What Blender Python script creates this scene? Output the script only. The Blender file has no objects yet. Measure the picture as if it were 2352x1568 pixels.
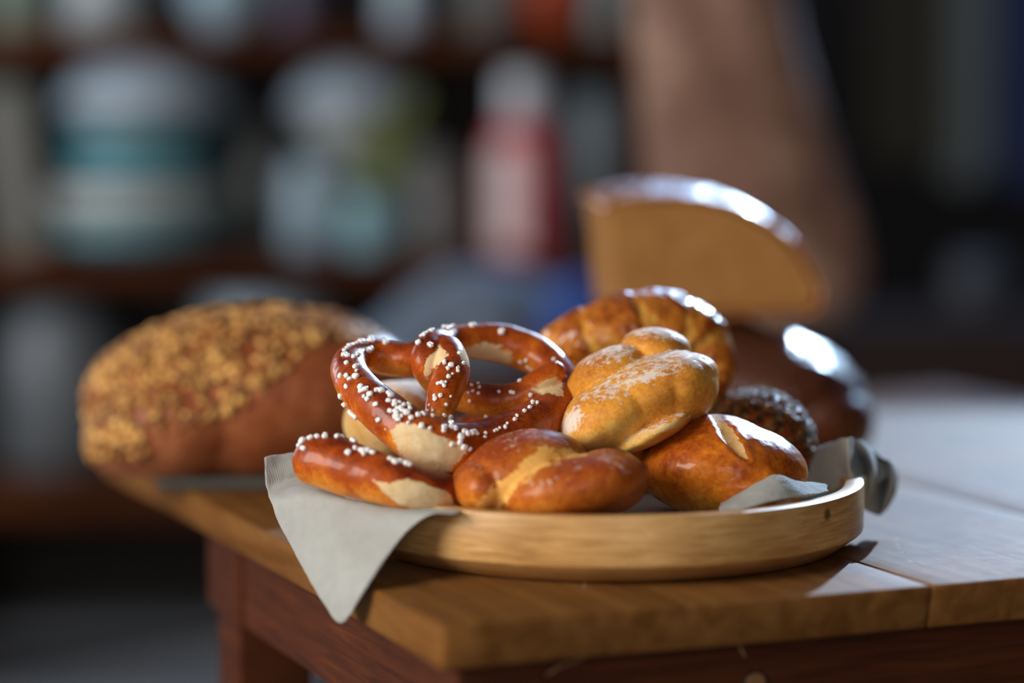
import bpy, bmesh, math, random
import numpy as np
from mathutils import Vector, Matrix, noise
from mathutils.bvhtree import BVHTree

random.seed(7); np.random.seed(7)
scene = bpy.context.scene
COL = scene.collection

# ------------------------------------------------------------------ camera
H = 0.267                      # camera height above the table top (z = 0)
F = 85.0 / 36.0 * 2352.0       # focal length in photo pixels
TH = math.atan((784 - 318) / F)
ct, st = math.cos(TH), math.sin(TH)
cam_d = bpy.data.cameras.new('camera'); cam = bpy.data.objects.new('camera', cam_d); COL.objects.link(cam)
cam_d.lens = 85; cam_d.sensor_width = 36; cam_d.clip_start = 0.05; cam_d.clip_end = 60
cam.location = (0, 0, H); cam.rotation_euler = (math.pi / 2 - TH, 0, 0)
cam_d.dof.use_dof = True; cam_d.dof.focus_distance = 1.535; cam_d.dof.aperture_fstop = 1.45
cam_d.dof.aperture_blades = 0
scene.camera = cam
scene.view_settings.view_transform = 'Standard'; scene.view_settings.look = 'None'
scene.view_settings.gamma = 1; scene.view_settings.use_curve_mapping = False
scene.view_settings.exposure = 0.0

# ------------------------------------------------------------------ light
world = bpy.data.worlds.new('world'); scene.world = world; world.use_nodes = True
bg = world.node_tree.nodes['Background']; bg.inputs[0].default_value = (0.55, 0.68, 1.0, 1); bg.inputs[1].default_value = 0.5

SUN_DIR = Vector((0.35, 1.0, 0.407)).normalized()      # towards the sun
sd = bpy.data.lights.new('sun', 'SUN'); sd.energy = 5.2; sd.angle = math.radians(0.9); sd.color = (0.56, 0.76, 1.0)
so = bpy.data.objects.new('sun', sd); COL.objects.link(so); so.location = SUN_DIR * 8
so.rotation_euler = SUN_DIR.to_track_quat('Z', 'Y').to_euler()

def area(name, loc, target, sx, sy, power, col):
    d = bpy.data.lights.new(name, 'AREA'); d.shape = 'RECTANGLE'; d.size = sx; d.size_y = sy; d.energy = power; d.color = col
    o = bpy.data.objects.new(name, d); COL.objects.link(o); o.location = loc
    o.rotation_euler = (Vector(loc) - Vector(target)).to_track_quat('Z', 'Y').to_euler()
    return o
# daylight in the window openings; the far one is added to fill the shelf
area('window_light_side', (-1.93, 0.25, 0.85), (0.0, 0.25, 0.85 - 0.9), 1.5, 1.3, 78, (1.0, 0.93, 0.83))
area('shelf_fill_light', (-1.93, 3.75, 0.75), (0.6, 4.6, 0.2), 0.9, 1.2, 26, (0.85, 0.93, 1.0))  # added fill that brightens the shelf through an invented opening
area('window_light_back', (1.3, 5.42, 1.76), (1.2, 4.4, 1.2), 2.1, 1.0, 75, (0.36, 0.6, 1.0))
area('window_light_front', (0.25, -1.55, 0.95), (0.1, 0.0, 0.45), 1.3, 1.2, 13, (1.0, 0.94, 0.86))

# ------------------------------------------------------------------ helpers
def W(px, py, d):
    x = (px - 1176) / F * d; y = -(py - 784) / F * d
    return Vector((x, d * ct + y * st, H - d * st + y * ct))
def G(px, py, z=0.0):
    x = (px - 1176) / F; y = -(py - 784) / F
    dz = -st + y * ct
    d = (z - H) / dz
    return W(px, py, d)
def proj(V):
    V = np.asarray(V)
    x = V[:, 0]; dy = V[:, 1]; dz = V[:, 2] - H
    d = dy * ct - dz * st
    up = dy * st + dz * ct
    return 1176 + F * x / d, 784 - F * up / d, d
CAMROT = Matrix(((1, 0, 0), (0, ct, st), (0, -st, ct)))   # columns: right, forward, up (camera frame -> world)

def tag(o, label=None, cat=None, group=None, kind=None):
    if label: o['label'] = label
    if cat: o['category'] = cat
    if group: o['group'] = group
    if kind: o['kind'] = kind
    return o

def link_mesh(name, me, parent=None, loc=None, mats=()):
    """mesh in world coordinates -> object with its origin at its base"""
    n = len(me.vertices); co = np.empty(n * 3); me.vertices.foreach_get('co', co); co = co.reshape(-1, 3)
    if loc is None:
        loc = Vector(((co[:, 0].min() + co[:, 0].max()) / 2, (co[:, 1].min() + co[:, 1].max()) / 2, co[:, 2].min()))
    co = co - np.array(loc)
    me.vertices.foreach_set('co', co.ravel()); me.update()
    o = bpy.data.objects.new(name, me); COL.objects.link(o)
    for m in mats: me.materials.append(m)
    if parent is not None:
        o.parent = parent; o.location = Vector(loc) - parent.location
    else:
        o.location = loc
    return o

def empty(name, loc):
    o = bpy.data.objects.new(name, None); COL.objects.link(o); o.location = loc; o.empty_display_size = 0.02
    return o

def bm_mesh(bm, name, smooth=True):
    bmesh.ops.recalc_face_normals(bm, faces=bm.faces)
    me = bpy.data.meshes.new(name); bm.to_mesh(me); bm.free()
    if smooth: me.polygons.foreach_set('use_smooth', [True] * len(me.polygons))
    return me

def bake_mods(me, mods):
    """evaluate modifiers on a mesh and return the resulting mesh"""
    o = bpy.data.objects.new('tmp', me); COL.objects.link(o)
    for t, kw in mods:
        m = o.modifiers.new(t, t)
        for k, v in kw.items(): setattr(m, k, v)
    dg = bpy.context.evaluated_depsgraph_get(); dg.update()
    out = bpy.data.meshes.new_from_object(o.evaluated_get(dg))
    bpy.data.objects.remove(o); 
    out.polygons.foreach_set('use_smooth', [True] * len(out.polygons))
    return out

def add_ellipsoid(bm, c, r, rot=None, seg=40, sq=0.0):
    M = Matrix.Translation(c) @ (rot.to_4x4() if rot else Matrix.Identity(4)) @ Matrix.Diagonal((r[0], r[1], r[2], 1))
    bmesh.ops.create_uvsphere(bm, u_segments=seg, v_segments=seg // 2, radius=1.0, matrix=M)

def lobe(bm, px, py, d, rx, ry, rd, roll=0, yaw=0, tip=0):
    """ellipsoid: rx, ry in photo pixels at that depth, rd in metres; roll in the view plane, yaw about up, tip about right"""
    s = d / F
    R = CAMROT @ Matrix.Rotation(math.radians(-roll), 3, 'Y') @ Matrix.Rotation(math.radians(yaw), 3, 'Z') @ Matrix.Rotation(math.radians(tip), 3, 'X')
    add_ellipsoid(bm, W(px, py, d), (rx * s, rd, ry * s), R)

def catmull(P, n):
    P = [np.array(p, float) for p in P]
    P = [2 * P[0] - P[1]] + P + [2 * P[-1] - P[-2]]
    out = []
    for i in range(1, len(P) - 2):
        p0, p1, p2, p3 = P[i - 1:i + 3]
        for k in range(n):
            t = k / n
            out.append(0.5 * ((2 * p1) + (-p0 + p2) * t + (2 * p0 - 5 * p1 + 4 * p2 - p3) * t * t + (-p0 + 3 * p1 - 3 * p2 + p3) * t ** 3))
    out.append(P[-2])
    return np.array(out)

def tube(bm, pts, seg=28, n=10, flat=1.0, rfun=None):
    """pts: (x, y, z, radius); closed with round caps"""
    C = catmull(pts, n)
    rings = []
    up = Vector((0, 0, 1)); prev = None
    N = len(C)
    # rounded caps
    def cap(i0, i1, rev):
        c0 = Vector(C[i0][:3]); r0 = C[i0][3]; dirn = (c0 - Vector(C[i1][:3])).normalized()
        L = []
        for a in (85, 65, 45, 25):
            L.append((c0 + dirn * r0 * math.sin(math.radians(a)) * 0.9, r0 * math.cos(math.radians(a))))
        return L if not rev else L[::-1]
    seq = cap(0, 1, False) + [(Vector(c[:3]), c[3]) for c in C] + cap(N - 1, N - 2, True)
    u = None
    M = len(seq)
    for i, (c, r) in enumerate(seq):
        a = seq[max(i - 1, 0)][0]; b = seq[min(i + 1, M - 1)][0]
        t = (b - a).normalized()
        if u is None:
            u = t.cross(Vector((0.13, 1, 0.21))).normalized()
        u = (u - t * u.dot(t)).normalized(); v = t.cross(u)
        ring = []
        for k in range(seg):
            ph = 2 * math.pi * k / seg
            rr = r * (rfun(i / (M - 1), ph) if rfun else 1)
            ring.append(bm.verts.new(c + (u * math.cos(ph) + v * math.sin(ph)) * rr))
        rings.append(ring)
    for a, b in zip(rings, rings[1:]):
        for k in range(seg):
            bm.faces.new((a[k], a[(k + 1) % seg], b[(k + 1) % seg], b[k]))
    bm.faces.new(rings[0][::-1]); bm.faces.new(rings[-1])

def lump(me, amp, scale, seed=0.0, octv=3):
    n = len(me.vertices); co = np.empty(n * 3); me.vertices.foreach_get('co', co); co = co.reshape(-1, 3)
    nr = np.empty(n * 3); me.vertices.foreach_get('normal', nr); nr = nr.reshape(-1, 3)
    off = Vector((seed, seed * 1.7, -seed))
    d = np.array([noise.fractal(Vector(c) * scale + off, 1.0, 2.0, octv) for c in co])
    co = co + nr * (d * amp)[:, None]
    me.vertices.foreach_set('co', co.ravel()); me.update()

def organic(bm, name, voxel=0.0012, smooth=8, amp=0.0006, nscale=60, seed=0.0):
    me = bm_mesh(bm, name)
    me = bake_mods(me, [('REMESH', dict(mode='VOXEL', voxel_size=voxel)), ('SMOOTH', dict(factor=0.5, iterations=smooth))])
    lump(me, amp, nscale, seed)
    if name in ('bread_roll', 'seeded_roll'):              # flat underside resting on the cloth in the tray
        c_, _ = mesh_arrays(me); c_[:, 2] = np.maximum(c_[:, 2], 0.0252); me.vertices.foreach_set('co', c_.ravel()); me.update()
    me.name = name
    return me

def mesh_arrays(me):
    n = len(me.vertices); co = np.empty(n * 3); me.vertices.foreach_get('co', co)
    nr = np.empty(n * 3); me.vertices.foreach_get('normal', nr)
    return co.reshape(-1, 3), nr.reshape(-1, 3)

def poly_sd(x, y, poly):
    """signed distance in pixels, positive inside"""
    P = np.array(poly, float); n = len(P)
    best = np.full(x.shape, 1e9); inside = np.zeros(x.shape, bool)
    for i in range(n):
        a = P[i]; b = P[(i + 1) % n]; e = b - a
        t = np.clip(((x - a[0]) * e[0] + (y - a[1]) * e[1]) / (e @ e), 0, 1)
        best = np.minimum(best, np.hypot(x - a[0] - t * e[0], y - a[1] - t * e[1]))
        c = (a[1] > y) != (b[1] > y)
        if a[1] != b[1]:
            xi = (b[0] - a[0]) * (y - a[1]) / (b[1] - a[1]) + a[0]
            inside ^= c & (x < xi)
    return np.where(inside, best, -best)

def surface_mask(me, polys, soft=14, attr='scar', face=0.0, base=None):
    """pale / floured patches of the crust, stored on the mesh"""
    co, nr = mesh_arrays(me)
    x, y, d = proj(co)
    view = co - np.array([0, 0, H]); view /= np.linalg.norm(view, axis=1)[:, None]
    facing = -(view * nr).sum(1)
    m = np.zeros(len(co))
    for p in polys:
        m = np.maximum(m, np.clip(0.5 + poly_sd(x, y, p) / (2 * soft), 0, 1))
    m *= np.clip((facing - face) * 6 + 0.5, 0, 1)
    if base is not None: m = np.maximum(m, base)
    set_attr(me, attr, m)
    return m

def set_attr(me, attr, vals):
    a = me.attributes.get(attr) or me.attributes.new(attr, 'FLOAT', 'POINT')
    a.data.foreach_set('value', np.asarray(vals, dtype=np.float32))

# ------------------------------------------------------------------ materials
class N:
    def __init__(s, name):
        s.m = bpy.data.materials.new(name); s.m.use_nodes = True; s.t = s.m.node_tree; s.b = s.t.nodes['Principled BSDF']
        s.tc = None
    def n(s, typ, **kw):
        nd = s.t.nodes.new(typ)
        for k, v in kw.items(): setattr(nd, k, v)
        return nd
    def l(s, a, b): s.t.links.new(a, b)
    def co(s, scale=(1, 1, 1), rot=(0, 0, 0), loc=(0, 0, 0)):
        if s.tc is None: s.tc = s.n('ShaderNodeTexCoord')
        mp = s.n('ShaderNodeMapping'); mp.inputs['Scale'].default_value = scale; mp.inputs['Rotation'].default_value = rot; mp.inputs['Location'].default_value = loc
        s.l(s.tc.outputs['Object'], mp.inputs[0]); return mp.outputs[0]
    def noise(s, co, scale, detail=4, rough=0.55, dist=0.0):
        nd = s.n('ShaderNodeTexNoise'); nd.inputs['Scale'].default_value = scale; nd.inputs['Detail'].default_value = detail
        nd.inputs['Roughness'].default_value = rough; nd.inputs['Distortion'].default_value = dist
        s.l(co, nd.inputs['Vector']); return nd.outputs['Fac']
    def voro(s, co, scale, feature='F1'):
        nd = s.n('ShaderNodeTexVoronoi', feature=feature); nd.inputs['Scale'].default_value = scale; s.l(co, nd.inputs['Vector']); return nd.outputs['Distance']
    def ramp(s, fac, stops):
        nd = s.n('ShaderNodeValToRGB'); e = nd.color_ramp.elements
        while len(e) > 1: e.remove(e[-1])
        e[0].position = stops[0][0]; e[0].color = (*stops[0][1], 1)
        for p, c in stops[1:]:
            q = e.new(p); q.color = (*c, 1)
        s.l(fac, nd.inputs[0]); return nd.outputs[0]
    def math(s, op, a, b=None, c=None, clamp=False):
        nd = s.n('ShaderNodeMath', operation=op); nd.use_clamp = clamp
        for i, v in enumerate((a, b, c)):
            if v is None: continue
            if isinstance(v, (int, float)): nd.inputs[i].default_value = v
            else: s.l(v, nd.inputs[i])
        return nd.outputs[0]
    def mix(s, f, a, b, blend='MIX'):
        nd = s.n('ShaderNodeMix', data_type='RGBA', blend_type=blend)
        for i, v in ((0, f), (6, a), (7, b)):
            if isinstance(v, (int, float)): nd.inputs[i].default_value = v
            elif isinstance(v, tuple): nd.inputs[i].default_value = (*v, 1)
            else: s.l(v, nd.inputs[i])
        return nd.outputs[2]
    def attr(s, name):
        nd = s.n('ShaderNodeAttribute'); nd.attribute_name = name; return nd.outputs['Fac']
    def bump(s, h, strength=0.3, dist=0.001, prev=None):
        nd = s.n('ShaderNodeBump'); nd.inputs['Strength'].default_value = strength; nd.inputs['Distance'].default_value = dist
        s.l(h, nd.inputs['Height'])
        if prev is not None: s.l(prev, nd.inputs['Normal'])
        return nd.outputs[0]
    def set(s, **kw):
        for k, v in kw.items():
            i = s.b.inputs[k.replace('_', ' ')]
            if isinstance(v, (int, float)): i.default_value = v
            elif isinstance(v, tuple): i.default_value = (*v, 1) if len(v) == 3 and i.type == 'RGBA' else v
            else: s.l(v, i)
        return s.m

def plain(name, col, rough=0.5, **kw):
    q = N(name); co = q.co()
    nz = q.noise(co, 18, 3)
    c = q.mix(nz, tuple(v * 0.82 for v in col), tuple(min(1, v * 1.15) for v in col))
    q.set(Base_Color=c, Roughness=rough, **kw)
    return q.m

def bread(name, dark, mid, light, rough=0.4, coat=0.0, coat_rough=0.2, scarcol=(0.75, 0.56, 0.32), flour=(0.83, 0.76, 0.7), sss=0.12, bump=0.25, nscale=35, fine=420, spec=0.2, mott=1.5, bdist=0.0012):
    q = N(name); co = q.co()
    bake = q.attr('bake'); scar = q.attr('scar'); fl = q.attr('flour')
    n1 = q.noise(co, nscale, 5, 0.6); n2 = q.noise(co, fine, 3, 0.6); n3 = q.noise(co, nscale * 4, 5, 0.65, 0.8)
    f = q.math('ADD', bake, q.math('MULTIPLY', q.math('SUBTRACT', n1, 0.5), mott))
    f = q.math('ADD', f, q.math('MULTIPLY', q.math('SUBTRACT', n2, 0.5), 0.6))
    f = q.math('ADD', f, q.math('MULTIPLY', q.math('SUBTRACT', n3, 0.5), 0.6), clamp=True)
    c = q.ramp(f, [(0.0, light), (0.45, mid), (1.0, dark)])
    # split crust shows pale crumb, ragged edge
    sm = q.math('ADD', scar, q.math('MULTIPLY', q.math('SUBTRACT', n3, 0.5), 1.5))
    sm = q.math('ADD', sm, q.math('MULTIPLY', q.math('SUBTRACT', n2, 0.5), 0.35))
    sm = q.math('MULTIPLY', sm, q.math('GREATER_THAN', scar, 0.03))
    sm = q.math('MULTIPLY', q.math('SUBTRACT', sm, 0.46), 9.0, clamp=True)
    sn = q.mix(q.math('MULTIPLY', q.math('SUBTRACT', n3, 0.3), 2.2, clamp=True), (scarcol[0] * 0.78, scarcol[1] * 0.62, scarcol[2] * 0.42), scarcol)
    c = q.mix(sm, c, sn)
    n4 = q.noise(co, 260, 4, 0.65)
    fm = q.math('ADD', fl, q.math('MULTIPLY', q.math('SUBTRACT', n4, 0.5), 1.5))
    fm = q.math('ADD', fm, q.math('MULTIPLY', q.math('SUBTRACT', n3, 0.5), 0.7))
    fm = q.math('MULTIPLY', q.math('SUBTRACT', fm, 0.5), 3.0, clamp=True)
    fm = q.math('MULTIPLY', fm, q.math('GREATER_THAN', fl, 0.02))
    c = q.mix(q.math('MULTIPLY', fm, 0.85), c, flour)
    dull = q.math('MAXIMUM', sm, fm)
    ro = q.math('ADD', q.math('MULTIPLY', dull, 0.85 - rough), rough, clamp=True)
    h = q.math('ADD', q.math('MULTIPLY', n3, 0.6), q.math('MULTIPLY', n2, 0.4))
    b1 = q.bump(h, bump, bdist)
    b2 = q.bump(sm, 0.25, 0.001, b1)
    q.set(Base_Color=c, Roughness=ro, Normal=b2, Specular_IOR_Level=spec, Subsurface_Weight=sss, Subsurface_Radius=(0.012, 0.005, 0.002), Subsurface_Scale=1.0)
    if coat:
        q.set(Coat_Weight=q.math('MULTIPLY', q.math('SUBTRACT', 1.0, dull, clamp=True), coat), Coat_Roughness=coat_rough)
    return q.m

def wood(name, c0, c1, c2, rot=(0, 0, 0), rough=0.45, stretch=14, scale=9, bump=0.2, spec=0.5, pores=True, coat=0.0, dist=2.5):
    q = N(name); co = q.co((1, stretch, stretch), rot)
    n1 = q.noise(co, scale * 0.35, 6, 0.6, dist * 0.3)
    co2 = q.co((1, stretch * 0.35, stretch * 0.35), rot)
    wv = q.n('ShaderNodeTexWave', wave_type='BANDS', bands_direction='Z'); wv.inputs['Scale'].default_value = scale * 0.6
    wv.inputs['Distortion'].default_value = dist * 3; wv.inputs['Detail'].default_value = 3; wv.inputs['Detail Scale'].default_value = 1.2
    q.l(co2, wv.inputs['Vector'])
    n2 = q.noise(q.co((4, stretch * 12, stretch * 12), rot), scale, 3, 0.6)
    n0 = q.noise(q.co(), 7, 3)
    f = q.math('ADD', q.math('MULTIPLY', n1, 0.6), q.math('MULTIPLY', wv.outputs['Fac'], 0.25))
    f = q.math('ADD', f, q.math('MULTIPLY', q.math('SUBTRACT', n0, 0.5), 0.5), clamp=True)
    c = q.ramp(f, [(0.15, c0), (0.45, c1), (0.75, c2)])
    pm = q.math('MULTIPLY', q.math('SUBTRACT', n2, 0.60), 8.0, clamp=True)
    if pores: c = q.mix(q.math('MULTIPLY', pm, 0.35), c, tuple(v * 0.3 for v in c0))
    h = q.math('SUBTRACT', f, q.math('MULTIPLY', pm, 0.6))
    b = q.bump(h, bump, 0.0008)
    q.set(Base_Color=c, Roughness=rough, Normal=b, Specular_IOR_Level=spec)
    if coat: q.set(Coat_Weight=coat, Coat_Roughness=0.35)
    return q.m

def linen(name, col):
    q = N(name); co = q.co((1, 1, 1), (0.2, 0.35, 0.5))
    w1 = q.n('ShaderNodeTexWave', wave_type='BANDS', bands_direction='X'); w2 = q.n('ShaderNodeTexWave', wave_type='BANDS', bands_direction='Z')
    for w in (w1, w2):
        w.inputs['Scale'].default_value = 330; w.inputs['Distortion'].default_value = 1.2; w.inputs['Detail'].default_value = 1; w.inputs['Detail Scale'].default_value = 0.4
        q.l(co, w.inputs['Vector'])
    n1 = q.noise(co, 90, 4, 0.6)
    h = q.math('ADD', q.math('MULTIPLY', w1.outputs['Fac'], 0.5), q.math('MULTIPLY', w2.outputs['Fac'], 0.5))
    f = q.math('ADD', q.math('MULTIPLY', h, 0.5), q.math('MULTIPLY', n1, 0.5))
    c = q.ramp(f, [(0.2, tuple(v * 0.72 for v in col)), (0.7, col)])
    b = q.bump(h, 0.5, 0.0006)
    tr = q.n('ShaderNodeBsdfTranslucent'); q.l(c, tr.inputs[0])
    q.set(Base_Color=c, Roughness=0.9, Normal=b, Specular_IOR_Level=0.2, Sheen_Weight=0.15)
    mx = q.n('ShaderNodeMixShader'); mx.inputs[0].default_value = 0.08
    out = q.t.nodes['Material Output']
    q.l(q.b.outputs[0], mx.inputs[1]); q.l(tr.outputs[0], mx.inputs[2]); q.l(mx.outputs[0], out.inputs[0])
    return q.m

# ------------------------------------------------------------------ primitive builders
def box_bm(bm, lo, hi, M=None, bevel=0.0, seg=2):
    vs = []
    r = bmesh.ops.create_cube(bm, size=1.0)
    for v in r['verts']:
        v.co = Vector([(lo[i] + hi[i]) / 2 + v.co[i] * (hi[i] - lo[i]) for i in range(3)])
    if bevel:
        es = list({e for v in r['verts'] for e in v.link_edges})
        g = bmesh.ops.bevel(bm, geom=es, offset=bevel, segments=seg, affect='EDGES', profile=0.5)
        vs = {v for v in g['verts']} | {v for v in r['verts'] if v.is_valid}
    else: vs = set(r['verts'])
    if M is not None:
        for v in vs: v.co = M @ v.co
    return vs

def box(name, lo, hi, mat, parent=None, bevel=0.0, M=None):
    bm = bmesh.new(); box_bm(bm, lo, hi, M, bevel)
    return link_mesh(name, bm_mesh(bm, name, False), parent, None, (mat,))

def lathe_bm(bm, prof, c, seg=64, squash=1.0):
    c = Vector(c); rings = []
    for r, z in prof:
        if r < 1e-6: rings.append([bm.verts.new(c + Vector((0, 0, z)))])
        else: rings.append([bm.verts.new(c + Vector((r * math.cos(2 * math.pi * k / seg), r * squash * math.sin(2 * math.pi * k / seg), z))) for k in range(seg)])
    for a, b in zip(rings, rings[1:]):
        for k in range(seg):
            k2 = (k + 1) % seg
            if len(a) == 1 and len(b) == 1: continue
            if len(a) == 1: bm.faces.new((a[0], b[k2], b[k]))
            elif len(b) == 1: bm.faces.new((a[k], a[k2], b[0]))
            else: bm.faces.new((a[k], a[k2], b[k2], b[k]))

def lathe(name, prof, c, mat, parent=None, seg=64, sharp=True):
    bm = bmesh.new(); lathe_bm(bm, prof, c, seg)
    me = bm_mesh(bm, name)
    o = link_mesh(name, me, parent, None, (mat,))
    if sharp:
        me.set_sharp_from_angle(angle=math.radians(40))
    return o

# =================================================================== THE ROOM
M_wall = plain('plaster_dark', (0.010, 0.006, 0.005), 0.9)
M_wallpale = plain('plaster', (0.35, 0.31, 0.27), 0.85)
M_floor = plain('floor_stone', (0.17, 0.17, 0.175), 0.6)
M_ceil = plain('ceiling_paint', (0.3, 0.27, 0.24), 0.9)
M_frame = plain('window_paint', (0.55, 0.55, 0.53), 0.5)
def struct(o): o['kind'] = 'structure'; return o
XL, XR, YF, YB, ZF, ZC = -2.0, 2.6, -1.7, 5.5, -0.75, 2.75
struct(box('floor', (XL - .1, YF - .1, ZF - 0.1), (XR + .1, YB + .1, ZF), M_floor))
struct(box('ceiling', (XL - .1, YF - .1, ZC), (XR + .1, YB + .1, ZC + 0.1), M_ceil))
def wall_with_hole(name, axis, pos, t, a0, a1, hole, mat, hole2=None):
    """axis 'x': wall plane x=pos..pos+t spanning y; axis 'y': spanning x"""
    bm = bmesh.new(); h0, h1, z0, z1 = hole
    def seg(u0, u1, w0, w1):
        if axis == 'x': box_bm(bm, (min(pos, pos + t), u0, w0), (max(pos, pos + t), u1, w1))
        else: box_bm(bm, (u0, min(pos, pos + t), w0), (u1, max(pos, pos + t), w1))
    seg(a0, h0, ZF, ZC)
    if hole2:
        g0, g1, y0, y1 = hole2; seg(h1, g0, ZF, ZC); seg(g1, a1, ZF, ZC); seg(g0, g1, ZF, y0); seg(g0, g1, y1, ZC)
    else: seg(h1, a1, ZF, ZC)
    seg(h0, h1, ZF, z0); seg(h0, h1, z1, ZC)
    return struct(link_mesh(name, bm_mesh(bm, name, False), None, None, (mat,)))
def window_frame(name, axis, pos, hole, w=0.06):
    bm = bmesh.new(); h0, h1, z0, z1 = hole
    for (u0, u1, w0, w1) in ((h0, h0 + w, z0, z1), (h1 - w, h1, z0, z1), (h0 + w, h1 - w, z0, z0 + w), (h0 + w, h1 - w, z1 - w, z1)):
        if axis == 'x': box_bm(bm, (pos - .03, u0, w0), (pos + .03, u1, w1))
        else: box_bm(bm, (u0, pos - .03, w0), (u1, pos + .03, w1))
    return struct(link_mesh(name, bm_mesh(bm, name, False), None, None, (M_frame,)))
hb = (0.2, 2.4, 1.22, 2.32); hl = (-0.55, 1.05, 0.15, 1.55); hf = (-0.45, 0.95, 0.3, 1.6); hm = (3.28, 4.22, 0.13, 1.37)
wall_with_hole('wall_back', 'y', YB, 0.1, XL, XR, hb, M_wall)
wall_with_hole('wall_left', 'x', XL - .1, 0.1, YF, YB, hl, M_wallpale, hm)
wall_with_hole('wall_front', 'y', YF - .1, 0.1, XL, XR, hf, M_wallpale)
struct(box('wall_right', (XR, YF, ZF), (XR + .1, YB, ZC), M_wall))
window_frame('window_1', 'y', YB + .05, hb); window_frame('window_2', 'x', XL - .05, hl); window_frame('window_3', 'y', YF - .05, hf); window_frame('added_window', 'x', XL - .05, hm)  # the last frame, far on the left wall, is added for the shelf fill

# =================================================================== TABLE
C0 = G(1003, 1437)                                   # near corner of the table top
d1 = Vector((-0.376, 0.9266, 0)).normalized()        # left edge, running away
d2 = Vector((d1.y, -d1.x, 0))                        # near edge, running right
TM = Matrix(((d2.x, d1.x, 0, C0.x), (d2.y, d1.y, 0, C0.y), (0, 0, 1, 0), (0, 0, 0, 1)))
LU, LV, TT = 0.97, 0.86, 0.027
def table_top_mat():
    q = N('table_top_wood')
    co = q.co((14, 1, 14)); cf = q.co((110, 3, 110)); c3 = q.co()
    n1 = q.noise(co, 5, 6, 0.6, 0.6); n2 = q.noise(cf, 6, 3, 0.6); n3 = q.noise(c3, 9, 4, 0.6); n4 = q.noise(c3, 60, 5, 0.7)
    f = q.math('ADD', q.math('MULTIPLY', n1, 0.7), q.math('MULTIPLY', n3, 0.4), clamp=True)
    c = q.ramp(f, [(0.25, (0.07, 0.026, 0.007)), (0.5, (0.17, 0.07, 0.018)), (0.8, (0.30, 0.14, 0.04))])
    # scattered scratches
    sc = q.n('ShaderNodeTexWave', wave_type='BANDS', bands_direction='X'); sc.inputs['Scale'].default_value = 3.1; sc.inputs['Distortion'].default_value = 9; sc.inputs['Detail'].default_value = 2; sc.inputs['Detail Scale'].default_value = 0.5
    q.l(q.co((1, 1, 1), (0, 0, 0.5)), sc.inputs['Vector'])
    s = q.math('MULTIPLY', q.math('SUBTRACT', sc.outputs['Fac'], 0.9965), 250, clamp=True)
    s = q.math('MULTIPLY', s, q.math('GREATER_THAN', n3, 0.55))
    c = q.mix(q.math('MULTIPLY', s, 0.3), c, (0.4, 0.32, 0.26))
    pm = q.math('MULTIPLY', q.math('SUBTRACT', n2, 0.62), 8.0, clamp=True)
    c = q.mix(q.math('MULTIPLY', pm, 0.3), c, (0.03, 0.012, 0.005))
    h = q.math('ADD', q.math('MULTIPLY', n1, 0.5), q.math('MULTIPLY', n4, 0.25))
    h = q.math('SUBTRACT', h, q.math('MULTIPLY', s, 0.15)); h = q.math('SUBTRACT', h, q.math('MULTIPLY', pm, 0.2))
    ro = q.math('ADD', 0.58, q.math('MULTIPLY', n4, 0.14))
    q.set(Base_Color=c, Roughness=ro, Normal=q.bump(h, 0.35, 0.0015), Specular_IOR_Level=0.06)
    return q.m
M_top = table_top_mat()
def apron_mat():
    q = N('apron_wood')
    cu = q.co((1.5, 1.5, 26)); c3 = q.co()
    n1 = q.noise(cu, 5, 6, 0.6, 1.2); n3 = q.noise(c3, 8, 3)
    c = q.ramp(q.math('ADD', q.math('MULTIPLY', n1, 0.7), q.math('MULTIPLY', n3, 0.35)), [(0.3, (0.025, 0.006, 0.002)), (0.6, (0.09, 0.022, 0.006)), (0.85, (0.18, 0.055, 0.013))])
    q.set(Base_Color=c, Roughness=0.6, Specular_IOR_Level=0.2, Normal=q.bump(n1, 0.3, 0.001))
    return q.m
M_apron = apron_mat()

table = empty('table', C0 + d2 * LU / 2 + d1 * LV / 2 + Vector((0, 0, ZF)))
tag(table, 'worn wooden kitchen table carrying the round bread tray', 'table')
# boards of the top (run away from the camera), one slab with seams
bm = bmesh.new()
seams = [0.0, 0.205, 0.52, 0.76, LU]
# place the visible seam where the near edge shows it
sp = TM.inverted() @ G(2143, 1345); seams = [0.0, sp.x, sp.x + 0.21, LU]
for a, b in zip(seams, seams[1:]):
    vs = box_bm(bm, (a + 0.0003, 0, -TT), (b - 0.0003, LV, 0), None, 0.0022, 3)
bmesh.ops.subdivide_edges(bm, edges=[e for e in bm.edges if e.calc_length() > 0.12], cuts=10, use_grid_fill=True)
for v in bm.verts:
    v.co.y *= 1 + 0.19 * v.co.x / LU
    # worn, slightly wavy near and left edges and a blunted near corner
    e = 0.0018 * noise.noise(Vector((v.co.x * 9, v.co.y * 9, v.co.z * 20)))
    if v.co.y < 0.01: v.co.y += e + 0.0015 + (0.004 if v.co.z < -0.015 else 0)
    if v.co.x < 0.01: v.co.x += e + 0.0015 + (0.003 if v.co.z < -0.015 else 0)
    r = v.co.x + v.co.y
    if r < 0.012: 
        k = (0.012 - r) / 2; v.co.x += k; v.co.y += k
    v.co.z += 0.0006 * noise.noise(Vector((v.co.x * 6, v.co.y * 6, 0)))
me = bm_mesh(bm, 'tabletop', False)
top = bpy.data.objects.new('tabletop', me); COL.objects.link(top); me.materials.append(M_top)
me.set_sharp_from_angle(angle=math.radians(50))
top.parent = table; top.matrix_local = Matrix.Translation(-table.location) @ TM
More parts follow.
